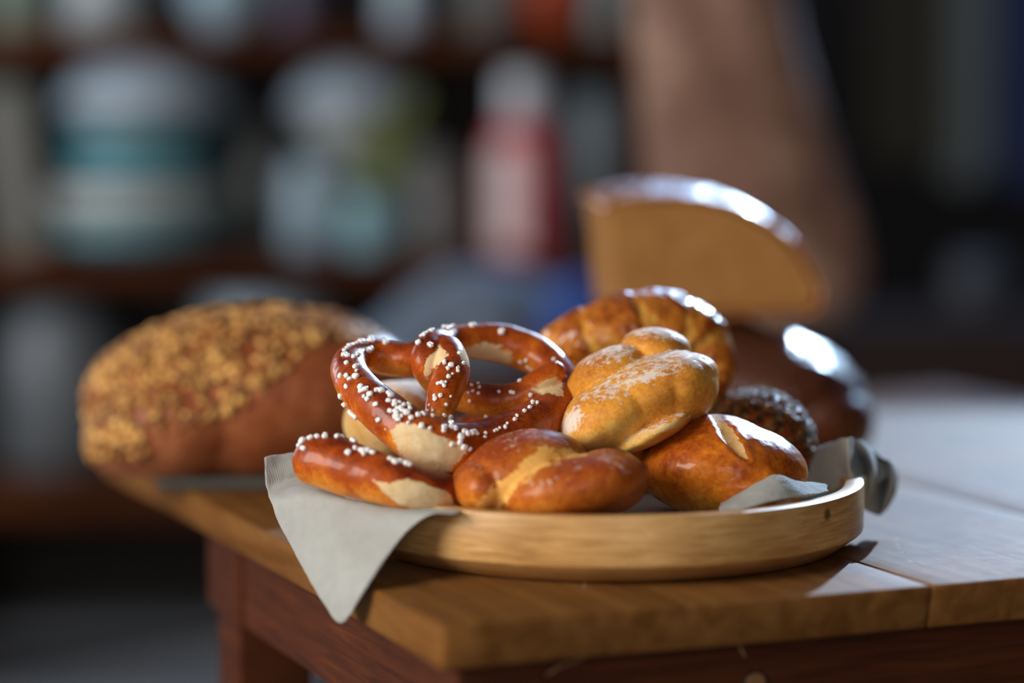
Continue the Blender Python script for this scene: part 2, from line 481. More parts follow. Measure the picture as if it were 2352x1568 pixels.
def tpart(name, lo, hi, mat, bevel=0.002):
    bm = bmesh.new(); box_bm(bm, lo, hi, None, bevel)
    me = bm_mesh(bm, name, False); o = bpy.data.objects.new(name, me); COL.objects.link(o); me.materials.append(mat)
    o.parent = table; o.matrix_local = Matrix.Translation(-table.location) @ TM
    return o
AH = 0.064
tpart('apron', (0.065, 0.022, -TT - 0.10), (LU - 0.05, 0.042, -TT), M_apron)
tpart('apron', (0.022, 0.07, -TT - AH), (0.042, 0.57, -TT), M_apron)
tpart('apron', (0.35, LV - 0.06, -TT - AH), (LU - 0.05, LV - 0.04, -TT), M_apron)
tpart('apron', (LU - 0.06, 0.07, -TT - AH), (LU - 0.04, LV - 0.07, -TT), M_apron)
for (x, y) in ((0.018, 0.018), (LU - 0.075, 0.018), (0.018, 0.47), (LU - 0.075, LV - 0.14)):
    tpart('leg', (x, y, ZF), (x + 0.056, y + 0.056, -TT), M_apron, 0.003)
# knot and split in the near apron
M_knot = plain('knot', (0.28, 0.13, 0.05), 0.45); M_crack = plain('crack', (0.3, 0.17, 0.07), 0.6); M_dark = plain('dark_gap', (0.012, 0.006, 0.004), 0.8)
def apron_pt(px, py, off=0.0):
    o = TM.inverted() @ Vector((0, 0, H)); dr = (TM.inverted().to_3x3() @ (W(px, py, 1) - Vector((0, 0, H))))
    t = (0.022 - off - o.y) / dr.y
    return o + dr * t
def apron_line(name, pts, r, mat):
    bm = bmesh.new(); tube(bm, [(*apron_pt(x, y, 0.0), r * w) for x, y, w in pts], 8, 5)
    me = bm_mesh(bm, name); o = bpy.data.objects.new(name, me); COL.objects.link(o); me.materials.append(mat)
    o.parent = table; o.matrix_local = Matrix.Translation(-table.location) @ TM
kp = apron_pt(1735, 1568)
bm = bmesh.new(); bmesh.ops.create_cone(bm, cap_ends=True, segments=40, radius1=0.0068, radius2=0.0060, depth=0.0012, matrix=Matrix.Translation((kp.x, 0.0216, kp.z)) @ Matrix.Rotation(math.pi / 2, 4, 'X'))
me = bm_mesh(bm, 'knot', False); o = bpy.data.objects.new('knot', me); COL.objects.link(o); me.materials.append(M_knot)
o.parent = table; o.matrix_local = Matrix.Translation(-table.location) @ TM
ring = [(1735 + 27 * math.cos(a), 1568 + 25 * math.sin(a), 1) for a in [math.radians(k) for k in range(0, 361, 24)]]
apron_line('knot_rim', ring, 0.0009, M_dark)
apron_line('crack', [(1225, 1566, .5), (1262, 1545, 1), (1290, 1528, .8), (1320, 1520, .6), (1345, 1506, .9)], 0.0011, M_crack)
apron_line('crack', [(1697, 1478, .5), (1703, 1492, 1), (1712, 1508, .5)], 0.0011, M_crack)

# =================================================================== TRAY
TC = Vector(((1390 - 1176) / F * 1.6, 1.592, 0.0)); TR = 0.170; RIM = 0.0425; BASE = 0.022
def tray_mat():
    q = N('tray_wood')
    co = q.co((3, 3, 40)); cx = q.co((5, 60, 60)); c3 = q.co()
    n1 = q.noise(co, 9, 6, 0.62, 0.9); n2 = q.noise(cx, 9, 4, 0.6); n3 = q.noise(c3, 12, 4); ns = q.noise(q.co((60, 60, 900)), 2.2, 3, 0.6)
    f = q.math('ADD', q.math('MULTIPLY', n1, 0.65), q.math('MULTIPLY', n3, 0.45), clamp=True)
    c = q.ramp(f, [(0.3, (0.24, 0.11, 0.03)), (0.50, (0.54, 0.285, 0.09)), (0.72, (0.80, 0.50, 0.20))])
    pm = q.math('MULTIPLY', q.math('SUBTRACT', ns, 0.60), 7.0, clamp=True)
    pm = q.math('MULTIPLY', pm, q.math('GREATER_THAN', n3, 0.48))
    c = q.mix(q.math('MULTIPLY', pm, 0.45), c, (0.10, 0.045, 0.015))
    # a dark knot low on the right side of the wall
    kd = q.n('ShaderNodeVectorMath', operation='DISTANCE'); q.l(q.tc.outputs['Object'], kd.inputs[0]); kd.inputs[1].default_value = (0.134, -0.105, 0.034)
    km = q.math('MULTIPLY', q.math('SUBTRACT', 0.006, q.math('ADD', kd.outputs['Value'], q.math('MULTIPLY', n1, 0.002))), 400, clamp=True)
    c = q.mix(q.math('MULTIPLY', km, 0.8), c, (0.05, 0.015, 0.008))
    q.set(Base_Color=c, Roughness=0.42, Normal=q.bump(q.math('SUBTRACT', f, pm), 0.2, 0.0006), Specular_IOR_Level=0.5)
    return q.m
prof = [(0, 0.0), (0.150, 0.0), (0.1545, 0.0010), (0.1690, 0.0112), (0.1700, 0.0122), (0.1703, 0.0135), (0.1706, 0.025), (0.1703, 0.0408), (0.1698, 0.0422), (0.1685, 0.0427),
        (0.160, 0.0427), (0.1580, 0.0418), (0.1568, 0.040), (0.1555, 0.028), (0.150, 0.0222), (0.10, BASE), (0, BASE)]
tray = lathe('bread_tray', prof, (TC.x, TC.y, 0.0006), tray_mat(), seg=160, sharp=False)
tray.data.set_sharp_from_angle(angle=math.radians(32))
tag(tray, 'round light wooden tray with raised rim holding the rolls and pretzel', 'tray')

# =================================================================== NAPKIN
M_linen = linen('linen', (0.50, 0.515, 0.50))
def patch(bm, rows, n=8):
    R = [catmull([tuple(W(*p)) for p in r], n) for r in rows]
    R = np.array(R)                                         # rows x cols x 3
    cols = [catmull([tuple(R[i, j]) for i in range(len(R))], n) for j in range(R.shape[1])]
    g = np.array(cols)                                      # cols x rowsN x 3
    V = [[bm.verts.new(Vector(g[j, i])) for i in range(g.shape[1])] for j in range(g.shape[0])]
    for j in range(len(V) - 1):
        for i in range(len(V[0]) - 1):
            bm.faces.new((V[j][i], V[j + 1][i], V[j + 1][i + 1], V[j][i + 1]))
bm = bmesh.new()
# hanging corner on the left
patch(bm, [
    [(608, 1050, 1.560), (640, 1044, 1.565), (700, 1040, 1.57), (800, 1062, 1.58), (900, 1085, 1.585), (1010, 1098, 1.59)],
    [(609, 1085, 1.558), (642, 1082, 1.562), (705, 1078, 1.565), (800, 1085, 1.57), (900, 1100, 1.575), (1010, 1110, 1.58)],
    [(613, 1124, 1.552), (645, 1116, 1.556), (710, 1102, 1.56), (800, 1110, 1.56), (900, 1123, 1.56), (1020, 1130, 1.56)],
    [(622, 1152, 1.530), (655, 1143, 1.520), (720, 1130, 1.508), (820, 1146, 1.500), (930, 1162, 1.490), (1060, 1176, 1.458)],
    [(638, 1196, 1.522), (675, 1180, 1.508), (735, 1163, 1.496), (820, 1172, 1.484), (905, 1182, 1.470), (995, 1180, 1.452)],
    [(662, 1242, 1.512), (703, 1234, 1.498), (760, 1226, 1.484), (825, 1226, 1.474), (885, 1224, 1.466), (940, 1216, 1.456)],
    [(694, 1302, 1.496), (724, 1298, 1.484), (765, 1292, 1.472), (810, 1290, 1.462), (856, 1286, 1.452), (892, 1274, 1.447)],
    [(728, 1358, 1.478), (748, 1358, 1.470), (775, 1356, 1.461), (803, 1352, 1.450), (828, 1346, 1.439), (848, 1338, 1.430)],
    [(757, 1404, 1.468), (768, 1408, 1.464), (782, 1410, 1.460), (796, 1408, 1.454), (806, 1402, 1.449), (816, 1392, 1.444)],
    [(772, 1424, 1.464), (777, 1427, 1.463), (783, 1429, 1.461), (790, 1428, 1.459), (796, 1423, 1.457), (803, 1416, 1.454)],
])
# ruffle lying over the near right rim
patch(bm, [
    [(1655, 1150, 1.530), (1700, 1132, 1.530), (1750, 1112, 1.535), (1790, 1102, 1.54), (1850, 1108, 1.55), (1905, 1112, 1.565)],
    [(1652, 1163, 1.500), (1695, 1138, 1.500), (1745, 1106, 1.505), (1790, 1092, 1.51), (1840, 1108, 1.525), (1900, 1118, 1.545)],
    [(1650, 1170, 1.482), (1700, 1152, 1.484), (1750, 1128, 1.490), (1800, 1116, 1.497), (1850, 1124, 1.512), (1900, 1124, 1.535)],
    [(1660, 1174, 1.474), (1710, 1168, 1.476), (1760, 1154, 1.482), (1810, 1144, 1.490), (1862, 1138, 1.506), (1905, 1128, 1.530)],
])
# corner standing up behind the glazed roll, folding over the rim to the right
patch(bm, [
    [(1840, 1140, 1.62), (1870, 1135, 1.62), (1905, 1128, 1.61), (1940, 1116, 1.605), (1962, 1104, 1.60), (1966, 1098, 1.605), (1972, 1095, 1.615), (1984, 1092, 1.625), (1996, 1094, 1.63)],
    [(1840, 1105, 1.635), (1870, 1098, 1.63), (1905, 1090, 1.62), (1935, 1085, 1.612), (1951, 1080, 1.602), (1954, 1076, 1.61), (1966, 1080, 1.635), (1990, 1095, 1.640), (2010, 1110, 1.632)],
    [(1845, 1075, 1.645), (1872, 1062, 1.64), (1905, 1055, 1.63), (1933, 1052, 1.618), (1950, 1050, 1.600), (1954, 1050, 1.612), (1970, 1054, 1.648), (2000, 1080, 1.655), (2030, 1100, 1.645)],
    [(1850, 1052, 1.65), (1875, 1037, 1.645), (1905, 1026, 1.635), (1930, 1020, 1.622), (1949, 1020, 1.602), (1955, 1021, 1.614), (1975, 1030, 1.652), (2008, 1058, 1.66), (2040, 1078, 1.65)],
    [(1852, 1048, 1.655), (1876, 1032, 1.65), (1905, 1019, 1.64), (1930, 1008, 1.626), (1948, 1005, 1.606), (1958, 1005, 1.618), (1984, 1018, 1.655), (2012, 1044, 1.665), (2030, 1052, 1.66)],
])
# bunched loop hanging outside the rim
patch(bm, [
    [(1958, 1006, 1.622), (1972, 1040, 1.640), (1985, 1070, 1.652), (1978, 1110, 1.650), (1975, 1140, 1.645), (1984, 1168, 1.640)],
    [(1978, 1012, 1.640), (1996, 1042, 1.628), (2006, 1078, 1.618), (2002, 1118, 1.618), (1996, 1150, 1.624), (2000, 1176, 1.630)],
    [(2002, 1030, 1.655), (2020, 1058, 1.662), (2022, 1086, 1.668), (2020, 1122, 1.666), (2016, 1156, 1.655), (2018, 1182, 1.640)],
    [(2022, 1052, 1.650), (2044, 1060, 1.640), (2048, 1088, 1.634), (2046, 1120, 1.634), (2036, 1152, 1.636), (2026, 1178, 1.638)],
    [(2032, 1053, 1.655), (2054, 1068, 1.662), (2062, 1092, 1.665), (2058, 1128, 1.662), (2044, 1158, 1.652), (2030, 1174, 1.645)],
])
# the part lying in the tray
g = 40; V = {}
for i in range(g + 1):
    for j in range(g + 1):
        u = (i / g - 0.5) * 2; v = (j / g - 0.5) * 2
        x = u * math.sqrt(max(0, 1 - v * v / 2)); y = v * math.sqrt(max(0, 1 - u * u / 2))
        r = math.hypot(x, y)
        z = BASE + 0.0017 + 0.0022 * max(0, noise.noise(Vector((x * 3, y * 3, 1)))) + (max(0, r - 0.9) * 0.05)
        V[i, j] = bm.verts.new(TC + Vector((x * 0.1535, y * 0.1535, z)))
for i in range(g):
    for j in range(g):
        bm.faces.new((V[i, j], V[i + 1, j], V[i + 1, j + 1], V[i, j + 1]))
me = bm_mesh(bm, 'linen_napkin')
me = bake_mods(me, [('SOLIDIFY', dict(thickness=0.0012, offset=0)), ('SUBSURF', dict(levels=1))])
lump(me, 0.0006, 70, 3.0)
TI = TM.inverted()
for v in me.vertices:                                   # the hanging corner falls in front of the table edge
    if v.co.x < 0 and v.co.z < 0.006:
        l = TI @ v.co
        if -0.002 < l.x < 0.004: l.x = -0.002; v.co = TM @ l
napkin = link_mesh('linen_napkin', me, None, None, (M_linen,))
tag(napkin, 'pale grey linen napkin under the rolls, one corner hanging off the tray', 'napkin')

# =================================================================== BREAD ON THE TRAY
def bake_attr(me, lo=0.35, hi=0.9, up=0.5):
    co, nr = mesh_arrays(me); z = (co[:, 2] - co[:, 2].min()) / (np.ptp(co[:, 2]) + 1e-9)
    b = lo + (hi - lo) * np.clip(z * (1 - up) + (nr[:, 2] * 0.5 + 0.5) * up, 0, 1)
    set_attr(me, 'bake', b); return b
M_lye = bread('lye_crust', (0.13, 0.011, 0.002), (0.48, 0.085, 0.006), (0.90, 0.33, 0.03), rough=0.42, coat=0.3, coat_rough=0.14, scarcol=(0.92, 0.76, 0.50), bump=0.16, nscale=28, fine=700, sss=0.05)
M_roll_front = bread('roll_crust_dark', (0.30, 0.05, 0.008), (0.62, 0.175, 0.018), (0.88, 0.44, 0.075), rough=0.42, coat=0.2, coat_rough=0.25, scarcol=(0.95, 0.55, 0.16), bump=0.2, nscale=26)
M_roll_flour = bread('roll_crust_floured', (0.40, 0.105, 0.014), (0.78, 0.34, 0.045), (0.92, 0.60, 0.16), rough=0.5, scarcol=(0.85, 0.60, 0.26), bump=0.25, nscale=24)
M_roll_glaze = bread('roll_crust_glazed', (0.32, 0.052, 0.005), (0.68, 0.19, 0.012), (0.92, 0.46, 0.06), rough=0.42, coat=0.3, coat_rough=0.1, scarcol=(0.82, 0.54, 0.24), bump=0.25, nscale=45)
M_roll_pale = bread('roll_crust_pale', (0.42, 0.17, 0.04), (0.62, 0.34, 0.10), (0.78, 0.54, 0.25), rough=0.55, bump=0.25, nscale=24)
M_croissant = bread('croissant_crust', (0.26, 0.05, 0.006), (0.60, 0.20, 0.02), (0.90, 0.50, 0.10), rough=0.32, coat=0.7, coat_rough=0.12, bump=0.9, nscale=30, fine=260)
M_salt = N('salt'); M_salt.set(Base_Color=(0.97, 0.97, 0.97), Roughness=0.4); M_salt = M_salt.m

def P4(px, py, d, r): w = W(px, py, d); return (w.x, w.y, w.z, r * d / F)

# --- big pretzel
ropeL = [P4(1298, 905, 1.588, 44), P4(1262, 945, 1.565, 49), P4(1200, 985, 1.543, 55), P4(1120, 1020, 1.526, 59), P4(1040, 1030, 1.512, 61), P4(960, 1003, 1.508, 61), P4(880, 945, 1.520, 53),
         P4(822, 890, 1.540, 47), P4(802, 840, 1.566, 41), P4(838, 812, 1.590, 38), P4(890, 822, 1.594, 40), P4(942, 826, 1.590, 40), P4(985, 808, 1.592, 37), P4(1024, 806, 1.572, 37),
         P4(1040, 845, 1.553, 40), P4(1024, 895, 1.538, 41), P4(1006, 950, 1.528, 33)]
ropeR = [P4(1262, 945, 1.568, 47), P4(1296, 900, 1.59, 46), P4(1278, 858, 1.607, 44), P4(1228, 816, 1.620, 46), P4(1160, 790, 1.622, 46), P4(1090, 783, 1.614, 41), P4(1030, 786, 1.600, 36),
         P4(990, 798, 1.574, 37), P4(980, 835, 1.562, 37), P4(1004, 872, 1.572, 37), P4(1060, 905, 1.578, 38), P4(1128, 920, 1.576, 40), P4(1190, 912, 1.574, 36), P4(1238, 880, 1.575, 32), P4(1275, 852, 1.578, 26)]
# lower back side of the right loop, seen through the opening
bm = bmesh.new(); tube(bm, ropeL, 32, 10); tube(bm, ropeR, 32, 10)
pz = organic(bm, 'pretzel', 0.0010, 5, 0.0004, 70, 1.0)
scars = [[(945, 970), (985, 985), (1010, 1000), (1045, 1015), (1075, 1035), (1062, 1052), (1040, 1075), (1020, 1090), (990, 1092), (950, 1075), (922, 1045), (900, 1010), (885, 985)],
         [(1008, 792), (1020, 800), (1034, 815), (1010, 835), (992, 850), (985, 872), (974, 862), (973, 840), (984, 818)],
         [(1060, 800), (1085, 790), (1120, 787), (1165, 800), (1180, 825), (1150, 850), (1140, 866), (1110, 855), (1080, 840), (1062, 820)],
         [(1222, 895), (1240, 878), (1275, 862), (1290, 880), (1294, 910), (1270, 905), (1240, 900)]]
surface_mask(pz, scars, 14, 'scar', 0.1)
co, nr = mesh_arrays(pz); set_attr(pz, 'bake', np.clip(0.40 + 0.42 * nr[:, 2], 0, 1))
pbvh = BVHTree.FromPolygons([Vector(c) for c in co], [tuple(p.vertices) for p in pz.polygons])
pretzel = link_mesh('pretzel', pz, None, None, (M_lye,))
tag(pretzel, 'salted brown pretzel with twisted arms leaning on the rolls', 'pretzel')

def salt_mesh(seed):
    r = random.Random(seed); bm = bmesh.new(); bmesh.ops.create_icosphere(bm, subdivisions=2, radius=1.0)
    sx, sy, sz = 1, r.uniform(.7, .95), r.uniform(.55, .75)
    for v in bm.verts:
        k = 1 + 0.22 * noise.noise(v.co * 1.6 + Vector((seed * 5.1, 0, 0)))
        v.co = Vector([math.copysign(abs(q) ** 0.6, q) for q in v.co]) * k; v.co.x *= sx; v.co.y *= sy; v.co.z *= sz
    me = bm_mesh(bm, 'salt_grain', True); me.materials.append(M_salt); return me
SALT = [salt_mesh(i) for i in range(5)]
def cast(bvh, px, py):
    o = Vector((0, 0, H)); d = (W(px, py, 1) - o).normalized()
    return bvh.ray_cast(o, d)[:2]
def sprinkle(parent, bvh, pts, size=0.00135, count_indiv=100, extra=()):
    """pts: photo pixels of visible grains; extra: points for unseen sides"""
    rnd = random.Random(3); hits = []
    for (x, y) in pts:
        h, n = cast(bvh, x, y)
        if h is None:
            for dx, dy in ((0, 7), (5, 5), (-5, 5), (0, 14), (8, 0), (-8, 0), (8, 10)):
                h, n = cast(bvh, x + dx, y + dy)
                if h is not None and (h - Vector((0, 0, H))).length < 1.75: break
        if h is None: continue
        hits.append((h, n))
    for h, n in extra: hits.append((h, n))
    for i, (h, n) in enumerate(hits[:count_indiv]):
        s = size * rnd.uniform(0.7, 1.25)
        o = bpy.data.objects.new('salt_grain', SALT[i % 5]); COL.objects.link(o)
        o.parent = parent; o.location = h + n * s * 0.35 - parent.location
        q = n.to_track_quat('Z', 'Y') @ Matrix.Rotation(rnd.uniform(0, 6.28), 3, 'Z').to_quaternion()
        o.rotation_euler = q.to_euler(); o.scale = (s, s, s)
    rest = hits[count_indiv:]
    if rest:
        bm = bmesh.new()
        for i, (h, n) in enumerate(rest):
            s = size * rnd.uniform(0.6, 1.1)
            M = Matrix.Translation(h + n * s * 0.35) @ (n.to_track_quat('Z', 'Y').to_matrix() @ Matrix.Rotation(rnd.uniform(0, 6.28), 3, 'Z')).to_4x4() @ Matrix.Diagonal((s, s * rnd.uniform(.7, 1), s * .7, 1))
            bmesh.ops.create_icosphere(bm, subdivisions=1, radius=1, matrix=M)
        o = link_mesh('salt', bm_mesh(bm, 'salt', False), parent, None, (M_salt,)); o['kind'] = 'stuff'
zz = lambda L: [(700 + x / 2.9032, 700 + y / 2.9032) for x, y in L]
salt_px = zz([(265, 305), (285, 290), (300, 275), (330, 262), (350, 255), (375, 250), (405, 250), (440, 225), (445, 240), (530, 240), (540, 255), (265, 335), (285, 340), (330, 350), (355, 330), (420, 305), (440, 292), (280, 390), (340, 415), (345, 440),
    (340, 480), (240, 475), (280, 475), (300, 495), (280, 545), (242, 608), (180, 590), (268, 662), (260, 700), (285, 715), (300, 730), (318, 745), (375, 548), (405, 565), (375, 575), (435, 598), (395, 610), (420, 628), (475, 570), (510, 572), (475, 665),
    (560, 590), (575, 605), (560, 640), (600, 645), (600, 665), (630, 650), (640, 690), (615, 690), (570, 708), (610, 715), (650, 705), (690, 668), (660, 670), (680, 720), (700, 690), (645, 740), (610, 745), (625, 765), (710, 755), (690, 785), (495, 767),
    (755, 735), (790, 730), (780, 808), (835, 822), (930, 815), (925, 838), (1000, 825), (975, 815), (850, 740), (930, 735), (965, 750), (975, 770), (1060, 845), (1085, 860), (1070, 840), (1115, 855), (1145, 858), (1040, 880), (1035, 915), (980, 930), (1060, 948), (1100, 960), (1130, 850),
    (800, 200), (780, 205), (760, 255), (835, 270), (820, 165), (850, 155), (835, 175), (930, 150), (960, 140), (990, 140), (1120, 140), (1110, 135), (1310, 180),
    (935, 385), (975, 405), (955, 425), (1020, 420), (1020, 440), (985, 460), (958, 480), (890, 525), (940, 515), (930, 540), (1055, 390), (915, 520), (865, 605), (905, 605), (870, 628), (972, 610), (832, 668), (942, 665), (820, 705), (855, 705), (1030, 325),
    (1110, 535), (1155, 525), (1165, 550), (1090, 585), (1120, 575), (1158, 590), (1100, 640), (1295, 580), (1375, 583), (1392, 587), (1478, 370), (1438, 380), (1490, 415), (1510, 430), (1340, 475), (1435, 508), (1505, 600), (1660, 365), (1680, 385),
    (1520, 660), (1550, 655), (1500, 685), (1465, 708), (1415, 740), (1400, 765), (1350, 790), (1300, 820), (1335, 815), (1265, 840), (1205, 855), (1200, 880), (1280, 835), (1520, 648), (1210, 740)])
rnd = random.Random(11); extra = []
cov, nrv = co, nr
idx = [i for i in range(len(cov)) if nrv[i][2] > 0.0 and nrv[i][1] > 0.45]
for i in rnd.sample(idx, 40): extra.append((Vector(cov[i]), Vector(nrv[i])))
sprinkle(pretzel, pbvh, salt_px, 0.00185, 100, extra)

# --- lye stick at the left
bm = bmesh.new()
tube(bm, [P4(728, 1058, 1.505, 62), P4(770, 1066, 1.50, 65), P4(830, 1086, 1.492, 62), P4(890, 1104, 1.485, 58), P4(950, 1120, 1.482, 52), P4(1010, 1132, 1.49, 44), P4(1075, 1125, 1.52, 38), P4(1120, 1105, 1.55, 34)], 36, 10)
sm = organic(bm, 'lye_stick', 0.0011, 5, 0.0004, 60, 5.0)
surface_mask(sm, [[(858, 1103), (890, 1108), (930, 1098), (965, 1104), (990, 1118), (1030, 1128), (1045, 1160), (1000, 1172), (950, 1175), (905, 1150), (880, 1130)]], 8, 'scar', 0.0)
co2, nr2 = mesh_arrays(sm); set_attr(sm, 'bake', np.clip(0.46 + 0.42 * nr2[:, 2], 0, 1))
sbvh = BVHTree.FromPolygons([Vector(c) for c in co2], [tuple(p.vertices) for p in sm.polygons])
stick = link_mesh('lye_bread_stick', sm, None, None, (M_lye,))
tag(stick, 'thick brown salted lye stick below the pretzel, sticking out over the napkin', 'bread stick')
z6 = lambda L: [(400 + x / 2.667, 980 + y / 2.667) for x, y in L]
sprinkle(stick, sbvh, z6([(745, 88), (775, 65), (785, 55), (800, 60), (770, 72), (788, 88), (795, 135), (835, 70), (875, 62), (925, 48), (925, 62), (1000, 62), (1030, 62), (1090, 85), (1105, 92), (1068, 160), (1108, 132), (1145, 145), (1160, 150), (1170, 140), (1185, 150), (1160, 165), (1215, 160), (1320, 195), (1345, 210), (1355, 218), (1425, 228), (1440, 232), (1385, 215)]), 0.0019)

# --- front roll (two lobes and a deep crease)
bm = bmesh.new()
lobe(bm, 1200, 1092, 1.510, 160, 104, 0.046, 14)
lobe(bm, 1110, 1116, 1.500, 76, 66, 0.036, 0)
lobe(bm, 1322, 1116, 1.478, 172, 72, 0.036, 11)
lobe(bm, 1395, 1105, 1.494, 94, 76, 0.040, 0)
lobe(bm, 1262, 1130, 1.503, 150, 90, 0.038, 0)
fr = organic(bm, 'bread_roll', 0.0011, 4, 0.0005, 45, 2.0)
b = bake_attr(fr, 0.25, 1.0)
surface_mask(fr, [[(1085, 1178), (1100, 1150), (1140, 1115), (1180, 1080), (1215, 1045), (1240, 1026), (1310, 1028), (1345, 1042), (1290, 1055), (1240, 1080), (1195, 1112), (1165, 1145), (1145, 1178)]], 22, 'scar', -0.2)
x, y, d = proj(mesh_arrays(fr)[0]); nrf = mesh_arrays(fr)[1]
fl = np.clip((nrf[:, 2] - 0.45) * 0.9, 0, 0.42)
blot = np.maximum.reduce([np.clip(0.5 + poly_sd(x, y, p) / 30, 0, 1) for p in ([(1200, 1110), (1240, 1090), (1290, 1085), (1340, 1092), (1320, 1110), (1270, 1120), (1215, 1130)], [(1225, 1150), (1270, 1145), (1275, 1168), (1235, 1172)], [(1300, 1042), (1370, 1035), (1450, 1060), (1475, 1100), (1440, 1090), (1380, 1065)])])
set_attr(fr, 'flour', np.clip(np.maximum(fl, blot * 0.55), 0, 1))
o = link_mesh('bread_roll', fr, None, None, (M_roll_front,))
tag(o, 'browned split roll with a pale diagonal crease at the front rim of the tray', 'bread roll', None)

# --- glazed roll at the right
bm = bmesh.new()
lobe(bm, 1660, 1080, 1.560, 196, 112, 0.054, -3)
lobe(bm, 1650, 1050, 1.565, 150, 98, 0.046, -8)
lobe(bm, 1700, 1110, 1.550, 150, 80, 0.046, 0)
gr = organic(bm, 'bread_roll', 0.0012, 6, 0.0006, 60, 4.0)
# the slash opens as a shallow lens
SL = [(1634, 950), (1655, 958), (1682, 985), (1702, 1015), (1720, 1056), (1706, 1052), (1680, 1030), (1656, 998)]
co3, nr3 = mesh_arrays(gr); x3, y3, d3 = proj(co3)
sdv = poly_sd(x3, y3, SL); view = co3 - np.array([0, 0, H]); fac = -(view * nr3).sum(1) / np.linalg.norm(view, axis=1)
dent = 1 / (1 + np.exp(-sdv / 5.0)) * np.clip(fac * 4 + .5, 0, 1)
co3 = co3 - nr3 * (dent * 0.0016)[:, None] + nr3 * (np.exp(-((sdv + 8) / 7.0) ** 2) * 0.0007 * np.clip(fac * 4, 0, 1))[:, None]
gr.vertices.foreach_set('co', co3.ravel()); gr.update()
bake_attr(gr, 0.22, 0.95)
surface_mask(gr, [SL], 6, 'scar', -0.1); 
o = link_mesh('bread_roll', gr, None, None, (M_roll_glaze,))
tag(o, 'shiny orange-brown round roll with one short pale slash, at the right of the tray', 'bread roll')

# --- floured twisted roll on top
bm = bmesh.new()
lobe(bm, 1468, 918, 1.570, 196, 88, 0.048, 23)
lobe(bm, 1548, 893, 1.572, 104, 88, 0.046, 15)
lobe(bm, 1405, 950, 1.563, 132, 80, 0.046, 26)
lobe(bm, 1365, 985, 1.560, 84, 52, 0.040, 20)
lobe(bm, 1500, 990, 1.553, 104, 30, 0.036, 27)
lobe(bm, 1392, 862, 1.588, 108, 58, 0.036, 27)
lobe(bm, 1372, 885, 1.585, 78, 50, 0.036, 40)
lobe(bm, 1506, 800, 1.598, 82, 48, 0.030, -4)
tr = organic(bm, 'bread_roll', 0.0011, 4, 0.0005, 50, 6.0)
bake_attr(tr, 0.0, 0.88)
ct4, nt4 = mesh_arrays(tr); x4, y4, d4 = proj(ct4)
fl = np.clip((nt4[:, 2] - 0.30) * 1.5, 0, 0.9) * (0.75 + 0.25 * (nt4[:, 1] > 0))
blot = np.maximum.reduce([np.clip(0.5 + poly_sd(x4, y4, p) / 36, 0, 1) for p in ([(1275, 990), (1290, 950), (1330, 920), (1350, 950), (1330, 990), (1300, 1010)], [(1350, 915), (1420, 870), (1500, 835), (1540, 860), (1500, 885), (1440, 890), (1400, 915)])])
fl = np.maximum(fl, blot * 0.85)
set_attr(tr, 'flour', fl)
surface_mask(tr, [[(1425, 1018), (1440, 1000), (1500, 980), (1560, 962), (1585, 955), (1560, 975), (1500, 1000), (1450, 1022)]], 10, 'scar', -0.1)
o = link_mesh('bread_roll', tr, None, None, (M_roll_flour,))
tag(o, 'pale golden flour-dusted knotted roll lying on top of the pile', 'bread roll')

# --- pale rolls mostly hidden behind the pretzel
bm = bmesh.new()
lobe(bm, 905, 968, 1.640, 118, 94, 0.040, 6); lobe(bm, 940, 930, 1.650, 92, 58, 0.036, 0)
r1 = organic(bm, 'bread_roll', 0.0014, 6, 0.0005, 50, 8.0); bake_attr(r1, 0.1, 0.6)
n5 = mesh_arrays(r1)[1]; set_attr(r1, 'flour', np.clip((n5[:, 2] - 0.3) * 1.4, 0, 0.8))
o = link_mesh('bread_roll', r1, None, None, (M_roll_pale,)); tag(o, 'pale floured roll seen through the left loop of the pretzel', 'bread roll')
bm = bmesh.new()
lobe(bm, 1140, 1035, 1.640, 140, 100, 0.040, 0); lobe(bm, 1210, 1030, 1.65, 110, 90, 0.04, 0)
r2 = organic(bm, 'bread_roll', 0.0014, 6, 0.0005, 50, 9.0); bake_attr(r2, 0.6, 1.0)
n5 = mesh_arrays(r2)[1]; set_attr(r2, 'flour', np.clip((n5[:, 2] - 0.5) * 0.8, 0, 0.3))
o = link_mesh('bread_roll', r2, None, None, (M_roll_front,)); tag(o, 'brown roll behind the lower middle of the pretzel', 'bread roll')
bm = bmesh.new()
lobe(bm, 1450, 990, 1.690, 190, 150, 0.042, 0)
r3 = organic(bm, 'bread_roll', 0.0016, 4, 0.0005, 50, 10.0); bake_attr(r3, 0.3, 0.8)
o = link_mesh('bread_roll', r3, None, None, (M_roll_glaze,)); tag(o, 'brown roll underneath the croissant, almost hidden by the knotted roll', 'bread roll')

# --- croissant
cp = [P4(1232, 812, 1.700, 24), P4(1280, 802, 1.69, 60), P4(1350, 785, 1.685, 80), P4(1430, 765, 1.69, 92), P4(1510, 762, 1.70, 98), P4(1580, 790, 1.705, 96), P4(1625, 835, 1.70, 72), P4(1640, 880, 1.69, 44), P4(1632, 910, 1.68, 20)]
def ridge(t, ph):
    s = (t * 7.0 + 0.22 * math.sin(ph + 0.6)) % 1.0
    return 0.97 + 0.075 * (s if s < 0.9 else (1 - s) / 0.1)
bm = bmesh.new(); tube(bm, cp, 96, 30, rfun=ridge)
cr = bm_mesh(bm, 'croissant')
cr = bake_mods(cr, [('REMESH', dict(mode='VOXEL', voxel_size=0.0011)), ('SMOOTH', dict(factor=0.5, iterations=3))])
lump(cr, 0.0009, 140, 2.2, 3)
cc, cn = mesh_arrays(cr)
tub = catmull(cp, 30); TT_ = len(tub)
